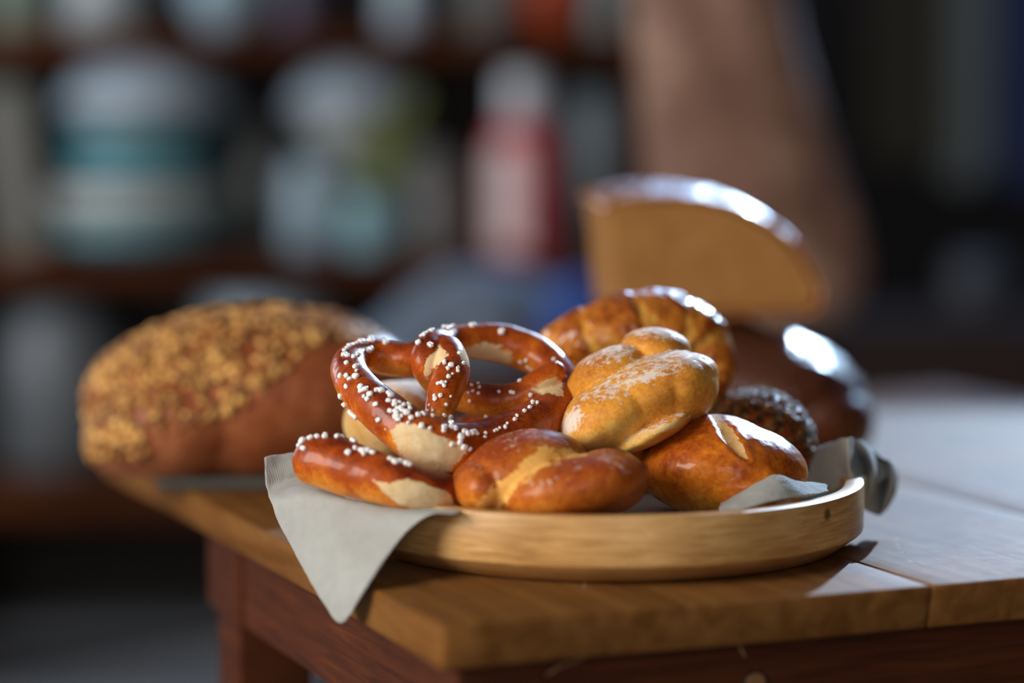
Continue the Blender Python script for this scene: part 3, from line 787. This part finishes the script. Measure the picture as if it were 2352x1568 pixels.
near = np.argmin(((cc[:, None, :] - tub[None, ::3, :3]) ** 2).sum(2), axis=1) * 3 / TT_
dist = np.sqrt(((cc - tub[(near * TT_).astype(int), :3]) ** 2).sum(1)) / tub[(near * TT_).astype(int), 3]
set_attr(cr, 'bake', np.clip(0.5 + (dist - 1.0) * 8.0 + 0.15 * cn[:, 2], 0.05, 0.95))
o = link_mesh('croissant', cr, None, None, (M_croissant,)); tag(o, 'golden glazed croissant with ridged layers on top of the pile at the back', 'croissant')

# --- seeded roll
bm = bmesh.new()
lobe(bm, 1742, 1018, 1.680, 130, 122, 0.050, -18)
lobe(bm, 1700, 1000, 1.685, 100, 96, 0.040, 0)
lobe(bm, 1790, 1050, 1.670, 88, 84, 0.040, -20)
sr = organic(bm, 'seeded_roll', 0.0014, 6, 0.0005, 50, 12.0); bake_attr(sr, 0.5, 1.0)
o = link_mesh('seeded_roll', sr, None, None, (M_roll_front,)); tag(o, 'round roll coated all over in dark seeds, behind the glazed roll', 'bread roll')
M_seed = N('seed'); 
oi = M_seed.n('ShaderNodeNewGeometry'); sc_ = M_seed.ramp(oi.outputs['Random Per Island'], [(0.0, (0.02, 0.012, 0.006)), (0.6, (0.09, 0.045, 0.015)), (1.0, (0.45, 0.28, 0.09))])
M_seed.set(Base_Color=sc_, Roughness=0.5, Specular_IOR_Level=0.2, Coat_Weight=0.15, Coat_Roughness=0.08); M_seed = M_seed.m
def scatter(parent, me_world, count, size, mat, name, cond, seed=1, flat=(1, .55, .4), sub=1):
    """me_world: (co, nr) arrays"""
    co_, nr_ = me_world; r = random.Random(seed); ok = [i for i in range(len(co_)) if cond(co_[i], nr_[i])]
    bm = bmesh.new()
    for i in r.choices(ok, k=count):
        s = size * r.uniform(.7, 1.2); n = Vector(nr_[i])
        n = (n + Vector((r.uniform(-.4, .4), r.uniform(-.4, .4), r.uniform(-.4, .4)))).normalized()
        M = Matrix.Translation(Vector(co_[i]) + Vector(nr_[i]) * s * 0.15 + Vector((r.uniform(-1, 1), r.uniform(-1, 1), 0)) * 0.0003) @ (n.to_track_quat('Z', 'Y').to_matrix() @ Matrix.Rotation(r.uniform(0, 6.28), 3, 'Z')).to_4x4() @ Matrix.Diagonal((s * flat[0], s * flat[1], s * flat[2], 1))
        bmesh.ops.create_icosphere(bm, subdivisions=sub, radius=1, matrix=M)
    o = link_mesh(name, bm_mesh(bm, name), parent, None, (mat,)); o['kind'] = 'stuff'
    return o
sco, snr = mesh_arrays(sr); sco = sco + np.array(o.location)
scatter(o, (sco, snr), 1500, 0.0027, M_seed, 'seeds', lambda c, n: n[2] > -0.3, 5)

# =================================================================== LOAVES ON THE TABLE
M_loaf = bread('dark_loaf_crust', (0.05, 0.012, 0.006), (0.13, 0.035, 0.012), (0.26, 0.08, 0.025), rough=0.4, coat=0.9, coat_rough=0.12, bump=1.0, nscale=60, fine=260, sss=0.0, bdist=0.003)
M_loaf_l = bread('red_loaf_crust', (0.16, 0.035, 0.012), (0.30, 0.085, 0.03), (0.42, 0.15, 0.06), rough=0.5, coat=0.1, bump=0.6, nscale=30, fine=150, sss=0.0)
# lower dark loaf, right
bm = bmesh.new()
lobe(bm, 1760, 905, 2.06, 235, 148, 0.085, -12)
lobe(bm, 1700, 900, 2.06, 260, 140, 0.080, 0)
lobe(bm, 1860, 955, 2.05, 152, 108, 0.070, -14)
lobe(bm, 1630, 885, 2.07, 215, 170, 0.080, 0)
dl = organic(bm, 'dark_loaf', 0.0017, 8, 0.0012, 40, 14.0)
cd, nd_ = mesh_arrays(dl); lump(dl, 0.0011, 170, 3, 1); cd, nd_ = mesh_arrays(dl); cd[:, 2] = np.maximum(cd[:, 2], 0.0012); dl.vertices.foreach_set('co', cd.ravel()); dl.update(); bake_attr(dl, 0.4, 0.9)
o = link_mesh('round_loaf', dl, None, None, (M_loaf,)); tag(o, 'dark glossy round loaf on the table behind the tray, under the cut wedge', 'bread loaf')

# cut piece standing on it
Mq = bread('crumb', (0.30, 0.135, 0.036), (0.36, 0.17, 0.05), (0.42, 0.21, 0.07), rough=0.85, bump=0.9, nscale=40, fine=200, sss=0.05)
D = 2.02
outer = [(1418, 706), (1410, 620), (1402, 530), (1398, 462), (1412, 442), (1450, 432), (1520, 428), (1600, 432), (1670, 446), (1730, 472), (1790, 512), (1835, 560), (1868, 612), (1886, 655), (1886, 690), (1868, 712), (1830, 722), (1700, 722), (1550, 716)]
piece = empty('cut_loaf', W(1620, 715, D + 0.04)); tag(piece, 'wedge of brown loaf with its cut crumb face forward, resting on the dark loaf', 'bread loaf')
def inset(P, d):
    P = [Vector((a, b)) for a, b in P]; n = len(P); out = []
    for i in range(n):
        t = (P[(i + 1) % n] - P[i - 1]).normalized(); nn = Vector((-t.y, t.x)); out.append(P[i] + nn * d)
    return [(p.x, p.y) for p in out]
po = np.array(catmull(outer, 4)); 
def back(p, k):      # the piece runs back and to the left
    v = W(1412 + (p[0] - 1412) * 1.015 - 8, 722 - (722 - p[1]) * 0.915, D); b0 = W(1640, 722, D); v = b0 + (v - b0) * (1 + 0.075 * k); return v + Vector((-0.010, 0.100, 0)) * k
def extrude_piece(name, prof, k0, k1, mat, mods=None, ringin=None):
    bm = bmesh.new(); n = len(prof); K = 14; rings = []
    for j in range(K + 1):
        k = k0 + (k1 - k0) * j / K
        rings.append([bm.verts.new(back(p, k)) for p in prof])
    for a, b in zip(rings, rings[1:]):
        for i in range(n): bm.faces.new((a[i], a[(i + 1) % n], b[(i + 1) % n], b[i]))
    bm.faces.new(rings[0]); bm.faces.new(rings[-1][::-1])
    me = bm_mesh(bm, name)
    return me
# crumb: full profile pulled in a little
pin = inset([tuple(p) for p in po], 9)
me = extrude_piece('crumb', pin, 0.0, 1.0, None)
me = bake_mods(me, [('REMESH', dict(mode='VOXEL', voxel_size=0.0022)), ('SMOOTH', dict(factor=0.5, iterations=2))]); lump(me, 0.0008, 120, 1); set_attr(me, 'bake', np.full(len(me.vertices), 0.45))
link_mesh('crumb', me, piece, None, (Mq,))
# crust: band over the curved top and the base only (not over the two cut faces)
crust_line = [(1392, 462), (1402, 438), (1450, 425), (1520, 419), (1600, 423), (1674, 437), (1736, 463), (1798, 504), (1844, 553), (1878, 608), (1897, 655), (1896, 694), (1876, 722), (1832, 731), (1700, 731), (1550, 726), (1412, 716)]
cl = catmull(crust_line, 5); inn = inset([tuple(p) for p in cl], 14)
bm = bmesh.new(); K = 16; A = []; B = []
for j in range(K + 1):
    k = -0.01 + 1.02 * j / K
    A.append([bm.verts.new(back(p, k)) for p in cl]); B.append([bm.verts.new(back(p, k)) for p in inn])
n = len(cl)
for j in range(K):
    for i in range(n - 1):
        bm.faces.new((A[j][i], A[j][i + 1], A[j + 1][i + 1], A[j + 1][i])); bm.faces.new((B[j][i], B[j + 1][i], B[j + 1][i + 1], B[j][i + 1]))
    for i in (0, n - 1): bm.faces.new((A[j][i], A[j + 1][i], B[j + 1][i], B[j][i]))
for i in range(n - 1):
    bm.faces.new((A[0][i], B[0][i], B[0][i + 1], A[0][i + 1])); bm.faces.new((A[K][i], A[K][i + 1], B[K][i + 1], B[K][i]))
me = bm_mesh(bm, 'crust'); me = bake_mods(me, [('REMESH', dict(mode='VOXEL', voxel_size=0.0016)), ('SMOOTH', dict(factor=0.5, iterations=2))]); lump(me, 0.0015, 150, 7, 2); set_attr(me, 'bake', np.full(len(me.vertices), 0.2))
M_crust = bread('cut_crust', (0.16, 0.05, 0.015), (0.34, 0.12, 0.035), (0.45, 0.19, 0.06), rough=0.25, coat=1.0, coat_rough=0.12, bump=0.4, nscale=45, fine=200, sss=0.0, bdist=0.0015)
c_ = link_mesh('crust', me, piece, None, (M_crust,)); c_['label'] = 'thin glossy crust over the curved top'

# board and oat loaf at the left
M_board = plain('dark_board', (0.05, 0.05, 0.042), 0.5)
bm = bmesh.new(); p = G(420, 1128); yaw = math.radians(-3)
BM = Matrix.Translation((p.x, p.y, 0)) @ Matrix.Rotation(yaw, 4, 'Z')
box_bm(bm, (-0.02, 0.0, 0.0004), (0.26, 0.16, 0.0105), BM, 0.003)
o = link_mesh('cutting_board', bm_mesh(bm, 'cutting_board', False), None, None, (M_board,)); tag(o, 'dark flat board under the oat-covered loaf', 'cutting board')
bm = bmesh.new()
lobe(bm, 580, 912, 1.90, 385, 208, 0.088, 3)
lobe(bm, 430, 965, 1.885, 235, 150, 0.080, 18)
lobe(bm, 720, 895, 1.92, 230, 180, 0.085, -12)
ll = organic(bm, 'oat_loaf', 0.0024, 8, 0.0015, 30, 16.0)
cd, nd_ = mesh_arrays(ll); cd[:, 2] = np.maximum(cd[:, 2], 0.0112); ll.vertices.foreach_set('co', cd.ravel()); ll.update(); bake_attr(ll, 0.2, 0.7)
nd_ = mesh_arrays(ll)[1]; xx, yy, dd = proj(cd)
set_attr(ll, 'flour', np.clip((xx - 780) / 160, 0, 0.55) * np.clip(nd_[:, 2] * 2, 0, 1))
o = link_mesh('oat_loaf', ll, None, None, (M_loaf_l,)); tag(o, 'large oval reddish-brown loaf covered with oat flakes at the left', 'bread loaf')
M_oat = N('oat'); oi = M_oat.n('ShaderNodeNewGeometry'); sc_ = M_oat.ramp(oi.outputs['Random Per Island'], [(0.0, (0.14, 0.05, 0.012)), (0.45, (0.44, 0.19, 0.04)), (1.0, (0.92, 0.52, 0.15))])
M_oat.set(Base_Color=sc_, Roughness=0.6); M_oat = M_oat.m
pcut = [(150, 760), (150, 1110), (370, 1110), (330, 1000), (430, 985), (560, 930), (640, 860), (700, 800), (1000, 760), (1000, 640), (400, 640)]
ok = poly_sd(xx, yy, pcut) > 0
okset = ok | (nd_[:, 1] > 0.1)
arr = (cd[okset], nd_[okset])
scatter(o, arr, 2000, 0.0058, M_oat, 'oat_flakes', lambda c, n: n[2] > -0.5, 9, flat=(1, .7, .28))

# =================================================================== BACKGROUND
M_shelf = wood('shelf_wood', (0.035, 0.008, 0.002), (0.08, 0.02, 0.006), (0.18, 0.058, 0.018), (0, 0, 0), 0.8, spec=0.08)
M_back = plain('shelf_back', (0.012, 0.006, 0.005), 0.7)
SD = 4.85; S = SD / F
def zpx(py, d=SD): return H - (py - 318) / F * d
def xpx(px, d=SD): return (px - 1176) / F * d
shelf = empty('shelf_unit', (xpx(650), SD + 0.2, ZF)); tag(shelf, 'dark brown wooden wall shelf filled with crockery', 'shelf')
x0, x1 = xpx(-160), xpx(1475)
def sboard(z0, z1, name='shelf_board'): box(name, (x0 + .02, SD - 0.02, z0), (x1 - .02, SD + 0.36, z1), M_shelf, shelf, 0.003)
zt = zpx(78); zb = zpx(128); sboard(zb, zt)
zm = zpx(590); zm0 = zpx(648); sboard(zm0, zm)
zl = zpx(1108); zl0 = zpx(1190); sboard(zl0, zl)
sboard(zpx(-420), zpx(-460))
box('side_panel', (x0 - .01, SD - .02, ZF), (x0 + .02, SD + .37, zpx(-460)), M_shelf, shelf, 0.003)
box('side_panel', (x1 - .02, SD - .02, ZF), (x1 + .01, SD + .37, zpx(-460)), M_shelf, shelf, 0.003)
box('back_panel', (x0, SD + .37, ZF), (x1, SD + .385, zpx(-460)), M_back, shelf)

def ceramic(name, col, rough=0.3): return plain(name, col, rough, Coat_Weight=0.15)
BOARD = {590: zm, 78: zt, 1108: zl, 734: zpx(735, 4.75)}
def foot(y1, d): return BOARD[y1] + 0.0005 if y1 in BOARD else zpx(y1, d)
M_wh = ceramic('ceramic_white', (0.40, 0.46, 0.52)); M_teal = ceramic('ceramic_teal', (0.08, 0.34, 0.40)); M_cream = ceramic('ceramic_cream', (0.50, 0.50, 0.46)); M_grey = ceramic('ceramic_grey', (0.36, 0.38, 0.38))
M_pblue = ceramic('ceramic_pale_blue', (0.34, 0.44, 0.50)); M_green = plain('leaf_green', (0.22, 0.25, 0.03), 0.6); M_orange = ceramic('enamel_orange', (0.50, 0.07, 0.02)); M_dgrey = ceramic('stoneware_dark', (0.10, 0.10, 0.10))
M_aqua = ceramic('ceramic_aqua', (0.28, 0.48, 0.52)); M_mustard = ceramic('mustard_glaze', (0.22, 0.13, 0.02))
def bowl(px, w, y0, y1, mat, label, d=SD + 0.14, group=None, name='bowl', flip=False, cat='bowl'):
    """bowl between photo rows y0 (top) and y1 (bottom), half width w"""
    zt, zb = zpx(y0, d), foot(y1, d); h = zt - zb; r = w / F * d
    P = [(0, 0), (r * .45, 0), (r * .48, h * .06), (r * .75, h * .28), (r * .93, h * .62), (r, h), (r * .965, h), (r * .89, h * .62), (r * .70, h * .32), (r * .4, h * .12), (0, h * .10)]
    if flip: P = [(a, h - b) for a, b in P][::-1]
    o = lathe(name, P, (xpx(px, d), d, zb), mat, None, 40, False); tag(o, label, cat, group); return o
def jar(px, w, y0, y1, mat, label, d=SD + 0.14, cat='jar', name='jar', lid=None):
    zt, zb = zpx(y0, d), foot(y1, d); h = zt - zb; r = w / F * d
    P = [(0, 0), (r * .9, 0), (r, h * .05), (r, h * .78), (r * .82, h * .88), (r * .82, h * (.92 if lid else 1)), (r * .76, h * (.92 if lid else 1)), (r * .76, h * .2), (0, h * .15)]
    c = (xpx(px, d), d, zb)
    o = lathe(name, P, c, mat, None, 36, False); tag(o, label, cat)
    if lid:
        lathe('lid', [(0, h * .92), (r * .85, h * .92), (r * .85, h * .985), (r * .3, h), (0, h)], c, lid, o, 30, False)
    return o
gb = None
bowl(322, 205, 520, 590, M_teal, 'teal bowl at the bottom of the left crockery stack')
bowl(322, 215, 432, 560, M_cream, 'wide cream bowl resting in the bottom teal bowl', )
bowl(322, 165, 372, 440, M_aqua, 'aqua bowl above the cream bowl in the left stack')
bowl(322, 175, 312, 385, M_teal, 'dark teal bowl in the middle of the left stack')
bowl(330, 150, 262, 318, M_cream, 'small cream bowl near the top of the left stack')
bowl(345, 205, 135, 262, M_wh, 'pale blue-white bowl upside down on top of the left stack', flip=True)
jar(595, 50, 285, 590, M_dgrey, 'dark grey jar beside the left crockery stack', lid=M_dgrey, d=SD + .2)
bowl(820, 160, 150, 262, M_wh, 'white bowl upside down on the middle shelf, behind the green sprig', flip=True)
bowl(810, 118, 262, 345, M_cream, 'cream bowl under the upturned white bowl')
jar(808, 105, 345, 590, M_grey, 'grey storage jar carrying the white and cream bowls', d=SD + .2)
jar(715, 62, 370, 575, M_pblue, 'pale blue jug on the middle shelf', d=SD + 0.03, cat='jug', name='jug')
jar(850, 62, 430, 580, M_aqua, 'aqua cup in front of the green sprig', d=SD + 0.03, cat='cup', name='cup')
jar(985, 62, 340, 590, M_grey, 'grey jar left of the pink bottle', d=SD + .1)
jar(1048, 44, 400, 590, M_mustard, 'mustard-coloured jar next to the pink bottle', d=SD + .25)
jar(1360, 66, 215, 470, M_pblue, 'tall grey-blue tin right of the pink bottle', d=SD + .12, cat='tin', name='tin')
jar(1310, 60, 470, 590, M_dgrey, 'dark pot right of the pink bottle on the shelf edge', d=SD + .1, cat='pot', name='pot')
# stand for the tin (dark box)
box('storage_box', (xpx(1290), SD + .07, zm), (xpx(1425), SD + .3, zpx(470)), plain('box_dark', (0.09, 0.10, 0.11), .6)).update_tag()
tag(bpy.data.objects['storage_box'], 'dark grey box under the tall grey-blue tin', 'box')
bpy.data.objects.remove(bpy.data.objects['pot'])
# green sprig: leaves on a stem
sprig = empty('sprig', (xpx(850, SD - .02), SD - .02, zpx(430))); tag(sprig, 'olive green leafy sprig standing in front of the bowls', 'plant')
bm = bmesh.new(); q0 = W(852, 450, SD - .01); q1 = W(880, 370, SD - .02); q2 = W(930, 270, SD - .03)
tube(bm, [(*q0, .004), (*q1, .003), (*q2, .002)], 8, 8); link_mesh('stem', bm_mesh(bm, 'stem'), sprig, None, (M_green,))
rl = random.Random(4)
for i in range(26):
    t = i / 25; b_ = (q0.lerp(q1, t * 2) if t < .5 else q1.lerp(q2, t * 2 - 1))
    bm = bmesh.new(); dr = Vector((rl.uniform(-1, 1), rl.uniform(-.5, .3), rl.uniform(-.4, .9))).normalized()
    add_ellipsoid(bm, b_ + dr * 0.026, (0.042, 0.022, 0.004), dr.to_track_quat('X', 'Z').to_matrix(), 10)
    link_mesh('leaf', bm_mesh(bm, 'leaf'), sprig, None, (M_green,))
# pink bottle with a cap
M_pink = N('pink_glass'); M_pink.set(Base_Color=(0.75, 0.07, 0.09), Roughness=0.12, Coat_Weight=1.0, Coat_Roughness=0.05); M_pink = M_pink.m
M_streak = plain('bottle_highlight', (0.97, 0.66, 0.62), 0.4); M_cap = plain('cap_white', (0.85, 0.86, 0.95), 0.3)  # the pale strip paints the bright streak onto the bottle's left side
dB = SD - 0.01; zb_, zt_ = zm, zpx(170, dB); hB = zt_ - zb_; rB = 84 / F * dB; cB = (xpx(1205, dB), dB + .05, zm + .0005)
bottle = lathe('bottle', [(0, 0), (rB * .92, 0), (rB, hB * .03), (rB, hB * .60), (rB * .8, hB * .70), (rB * .42, hB * .78), (rB * .38, hB * .93), (0, hB * .93)], cB, M_pink, None, 48, False)
tag(bottle, 'pink bottle with a white cap on the middle shelf', 'bottle')
lathe('cap', [(0, hB * .72), (rB * .62, hB * .72), (rB * .62, hB * .98), (rB * .5, hB), (0, hB)], cB, M_cap, bottle, 32, False)
bm = bmesh.new(); sgs = 18
la = [[bm.verts.new(Vector(cB) + Vector((math.cos(a) * rB * 1.012, math.sin(a) * rB * 1.012, z))) for a in [math.radians(196 + 74 * k / sgs) for k in range(sgs + 1)]] for z in (hB * .05, hB * .60)]
for k in range(sgs): bm.faces.new((la[0][k], la[0][k + 1], la[1][k + 1], la[1][k]))
lb = link_mesh('bottle_highlight', bm_mesh(bm, 'bottle_highlight'), bottle, None, (M_streak,)); lb['label'] = 'pale pink strip standing in for the highlight streak'
# upper shelf
jar(45, 62, -190, 78, ceramic('pale_green', (0.22, 0.26, 0.20)), 'pale green jar at the left end of the top shelf')
jar(250, 100, -150, 78, M_grey, 'grey crock on the top shelf, second from the left', cat='crock', name='crock')
bowl(525, 105, -60, 78, M_pblue, 'pale blue bowl on the top shelf')
jar(690, 55, -120, 78, plain('violet_tin', (0.09, 0.07, 0.11), .5), 'dark violet tin on the top shelf', cat='tin', name='tin')
jar(932, 52, -150, 78, M_wh, 'white tumbler standing at the front of the top shelf', d=SD + .03, cat='tumbler', name='tumbler')
jar(1110, 62, -120, 78, M_grey, 'grey jar on the top shelf left of the orange pot')
bowl(1268, 78, -70, 78, M_orange, 'orange-red enamel pot on the top shelf', name='pot', cat='pot')
jar(1390, 38, -120, 78, M_grey, 'grey jar at the right end of the top shelf')
# lower shelf
jar(130, 140, 700, 1108, plain('crock_grey', (0.15, 0.155, 0.16), .4), 'large grey crock on the bottom shelf', cat='crock', name='crock', d=SD + 0.16)
bowl(610, 150, 680, 900, M_pblue, 'pale blue bowl on the lower shelf behind the oat loaf')
jar(610, 120, 900, 1108, M_grey, 'grey pot under the pale blue bowl on the lower shelf', cat='pot', name='pot')
# board leaning on the middle shelf at the far left
bm = bmesh.new()
box_bm(bm, (-0.045, -0.008, 0), (0.045, 0.008, 0.34), Matrix.Translation((xpx(48), SD + .02, zm + .006)) @ Matrix.Rotation(math.radians(-7), 4, 'Y'), .003)
o = link_mesh('leaning_board', bm_mesh(bm, 'leaning_board', False), None, None, (plain('pale_board', (0.16, 0.145, 0.12), .6),)); tag(o, 'pale narrow board leaning on the middle shelf at the left edge', 'board')

# blue-grey covered chair back and blue cloth behind the pretzel
M_bgc = plain('blue_grey_cloth', (0.16, 0.20, 0.26), 0.8); M_blue = plain('blue_cloth', (0.03, 0.09, 0.36), 0.8)
bench = box('bench', (xpx(760, 4.0), 3.76, ZF), (xpx(1420, 4.0), 4.25, zpx(860, 4.0)), M_shelf, None, 0.004); tag(bench, 'dark wooden bench carrying the blue cloths in front of the shelf', 'bench')
bm = bmesh.new()
lobe(bm, 1100, 790, 4.08, 250, 175, 0.10, 12); lobe(bm, 980, 820, 4.08, 190, 120, 0.10, 14)
me = organic(bm, 'folded_cloth', 0.006, 6, 0.012, 9, 3); cd, _ = mesh_arrays(me); cd[:, 2] = np.maximum(cd[:, 2], zpx(860, 4.0) + .001); me.vertices.foreach_set('co', cd.ravel()); me.update()
o = link_mesh('folded_cloth', me, None, None, (M_bgc,)); tag(o, 'heap of blue-grey cloth behind the pretzel', 'cloth')
bm = bmesh.new(); lobe(bm, 1335, 745, 3.86, 92, 120, 0.055, 0)
me = organic(bm, 'blue_cloth', 0.006, 6, 0.01, 12, 5); cd, _ = mesh_arrays(me); cd[:, 2] = np.maximum(cd[:, 2], zpx(860, 4.0) + .001); me.vertices.foreach_set('co', cd.ravel()); me.update()
o = link_mesh('folded_cloth', me, None, None, (M_blue,)); tag(o, 'bright blue folded cloth beside the wedge of loaf', 'cloth')

# hanging brown sack behind the cut loaf
q = N('hessian'); co_ = q.co(); n1 = q.noise(co_, 9, 3); n2 = q.noise(co_, 22, 3)
c = q.ramp(q.math('ADD', q.math('MULTIPLY', n1, .6), q.math('MULTIPLY', n2, .4)), [(0.35, (0.16, 0.075, 0.05)), (0.52, (0.30, 0.165, 0.12)), (0.65, (0.50, 0.32, 0.24))])
q.set(Base_Color=c, Roughness=0.9); M_sack = q.m
DS = 3.05
prof = [(-420, 1400, 1700), (-200, 1425, 1765), (0, 1455, 1822), (150, 1462, 1858), (300, 1470, 1902), (430, 1480, 1940), (530, 1500, 1975), (610, 1540, 1990), (680, 1600, 1970), (740, 1680, 1915), (775, 1760, 1840)]
bm = bmesh.new(); rings = []
rows = catmull(prof, 5)
for (py, xl, xr) in rows:
    c = W((xl + xr) / 2, py, DS); rx = (xr - xl) / 2 / F * DS; ry = min(rx * 0.7, 0.075)
    ring = []
    for k in range(72):
        a = 2 * math.pi * k / 72
        f = 1 + 0.05 * math.sin(5 * a + py * .004) + 0.03 * math.sin(9 * a + 1 - py * .006)
        ring.append(bm.verts.new(c + Vector((rx * math.cos(a) * (1 + (f - 1) * .3), ry * math.sin(a) * f, 0))))
    rings.append(ring)
for a, b in zip(rings, rings[1:]):
    for k in range(72): bm.faces.new((a[k], a[(k + 1) % 72], b[(k + 1) % 72], b[k]))
bm.faces.new(rings[0]); bm.faces.new(rings[-1][::-1])
me = bm_mesh(bm, 'sack'); me = bake_mods(me, [('SUBSURF', dict(levels=1))]); lump(me, 0.006, 9, 2)
o = link_mesh('sack', me, None, None, (M_sack,)); tag(o, 'brown mottled cloth sack hanging behind the wedge of loaf', 'sack')
# hook rail that carries it
bm = bmesh.new(); tp = W(1550, -420, DS); tube(bm, [(tp.x, tp.y, tp.z - .01, .004), (tp.x, tp.y, 1.6, .004), (tp.x, tp.y, ZC - .001, .004)], 10, 6)
o = link_mesh('rope', bm_mesh(bm, 'rope'), None, None, (M_sack,)); tag(o, 'rope from the ceiling holding the brown sack', 'rope')

# right side: dark cabinet, hanging grey cloth, blue cloth, grey pot
DR = 4.75
cab = empty('cabinet', (xpx(2150, DR), DR + .25, ZF)); tag(cab, 'dark reddish wooden cabinet at the right behind the table', 'cabinet')
box('body', (xpx(1900, DR), DR, ZF), (xpx(2560, DR), DR + .5, zpx(735, DR)), plain('cabinet_red', (0.022, 0.007, 0.004), .5), cab, .004)
box('door', (xpx(1925, DR), DR - .015, ZF + .06), (xpx(2220, DR), DR, zpx(790, DR)), plain('cabinet_door', (0.025, 0.008, 0.004), .5), cab, .003)
box('door', (xpx(2235, DR), DR - .015, ZF + .06), (xpx(2540, DR), DR, zpx(790, DR)), bpy.data.materials['cabinet_door'], cab, .003)
def hanging(name, xa, xb, ytop, ybot, d, mat, label, cat, folds=7, amp=.012):
    bm = bmesh.new(); nx, nz = 60, 24; V = []
    for j in range(nz + 1):
        z = zpx(ytop, d) + (zpx(ybot, d) - zpx(ytop, d)) * j / nz; row = []
        for i in range(nx + 1):
            u = i / nx; x = xpx(xa, d) + (xpx(xb, d) - xpx(xa, d)) * u
            row.append(bm.verts.new((x, d + amp * math.sin(u * folds * 6.28 + .4 * math.sin(j * .2)), z + 0.01 * math.sin(u * 9))))
        V.append(row)
    for j in range(nz):
        for i in range(nx): bm.faces.new((V[j][i], V[j][i + 1], V[j + 1][i + 1], V[j + 1][i]))
    me = bm_mesh(bm, name); me = bake_mods(me, [('SOLIDIFY', dict(thickness=.004, offset=0))])
    o = link_mesh(name, me, None, None, (mat,)); tag(o, label, cat)
    return o
rail = box('rail', (xpx(1900, 5.3), 5.28, zpx(-700, 5.3)), (xpx(2600, 5.3), 5.30, zpx(-680, 5.3)), M_shelf); tag(rail, 'dark wall rail from which the grey cloths hang', 'rail')
hanging('hanging_cloth', 2150, 2262, -685, 420, 5.27, plain('grey_cloth', (0.22, 0.255, 0.26), .9), 'grey-green cloth hanging at the right above the cabinet', 'cloth', 3)
hanging('hanging_cloth', 1985, 2160, -685, 380, 5.25, plain('brown_grey_cloth', (0.07, 0.062, 0.045), .9), 'dark brown-grey cloth hanging beside the grey-green one', 'cloth', 4)
hanging('hanging_cloth', 2290, 2440, -685, 430, 5.24, plain('navy_cloth', (0.04, 0.06, 0.16), .9), 'navy cloth hanging at the right edge', 'cloth', 4)
jar(2245, 70, 590, 734, plain('grey_pot', (0.055, 0.06, 0.068), .5), 'grey pot standing on the cabinet', d=DR + .2, cat='pot', name='pot')
# black sheet standing in for the shadow on the floor before the shelf
bm = bmesh.new(); r0 = G(560, 1395, ZF); 
pts = [G(560, 1392, ZF), G(-400, 1650, ZF), G(-1200, 1500, ZF), G(-900, 1400, ZF)]
vb = [bm.verts.new((p.x, min(p.y, SD - .03), ZF + .001)) for p in pts]; vt = [bm.verts.new((p.x, min(p.y, SD - .03), ZF + .009)) for p in pts]
bm.faces.new(vt); bm.faces.new(vb[::-1])
for i in range(4): bm.faces.new((vb[i], vb[(i + 1) % 4], vt[(i + 1) % 4], vt[i]))
o = link_mesh('floor_shade', bm_mesh(bm, 'floor_shade', False), None, None, (plain('floor_shade_black', (0.01, 0.008, 0.008), .95),)); tag(o, 'black sheet standing in for the slanted shadow on the grey floor', 'floor_shade')
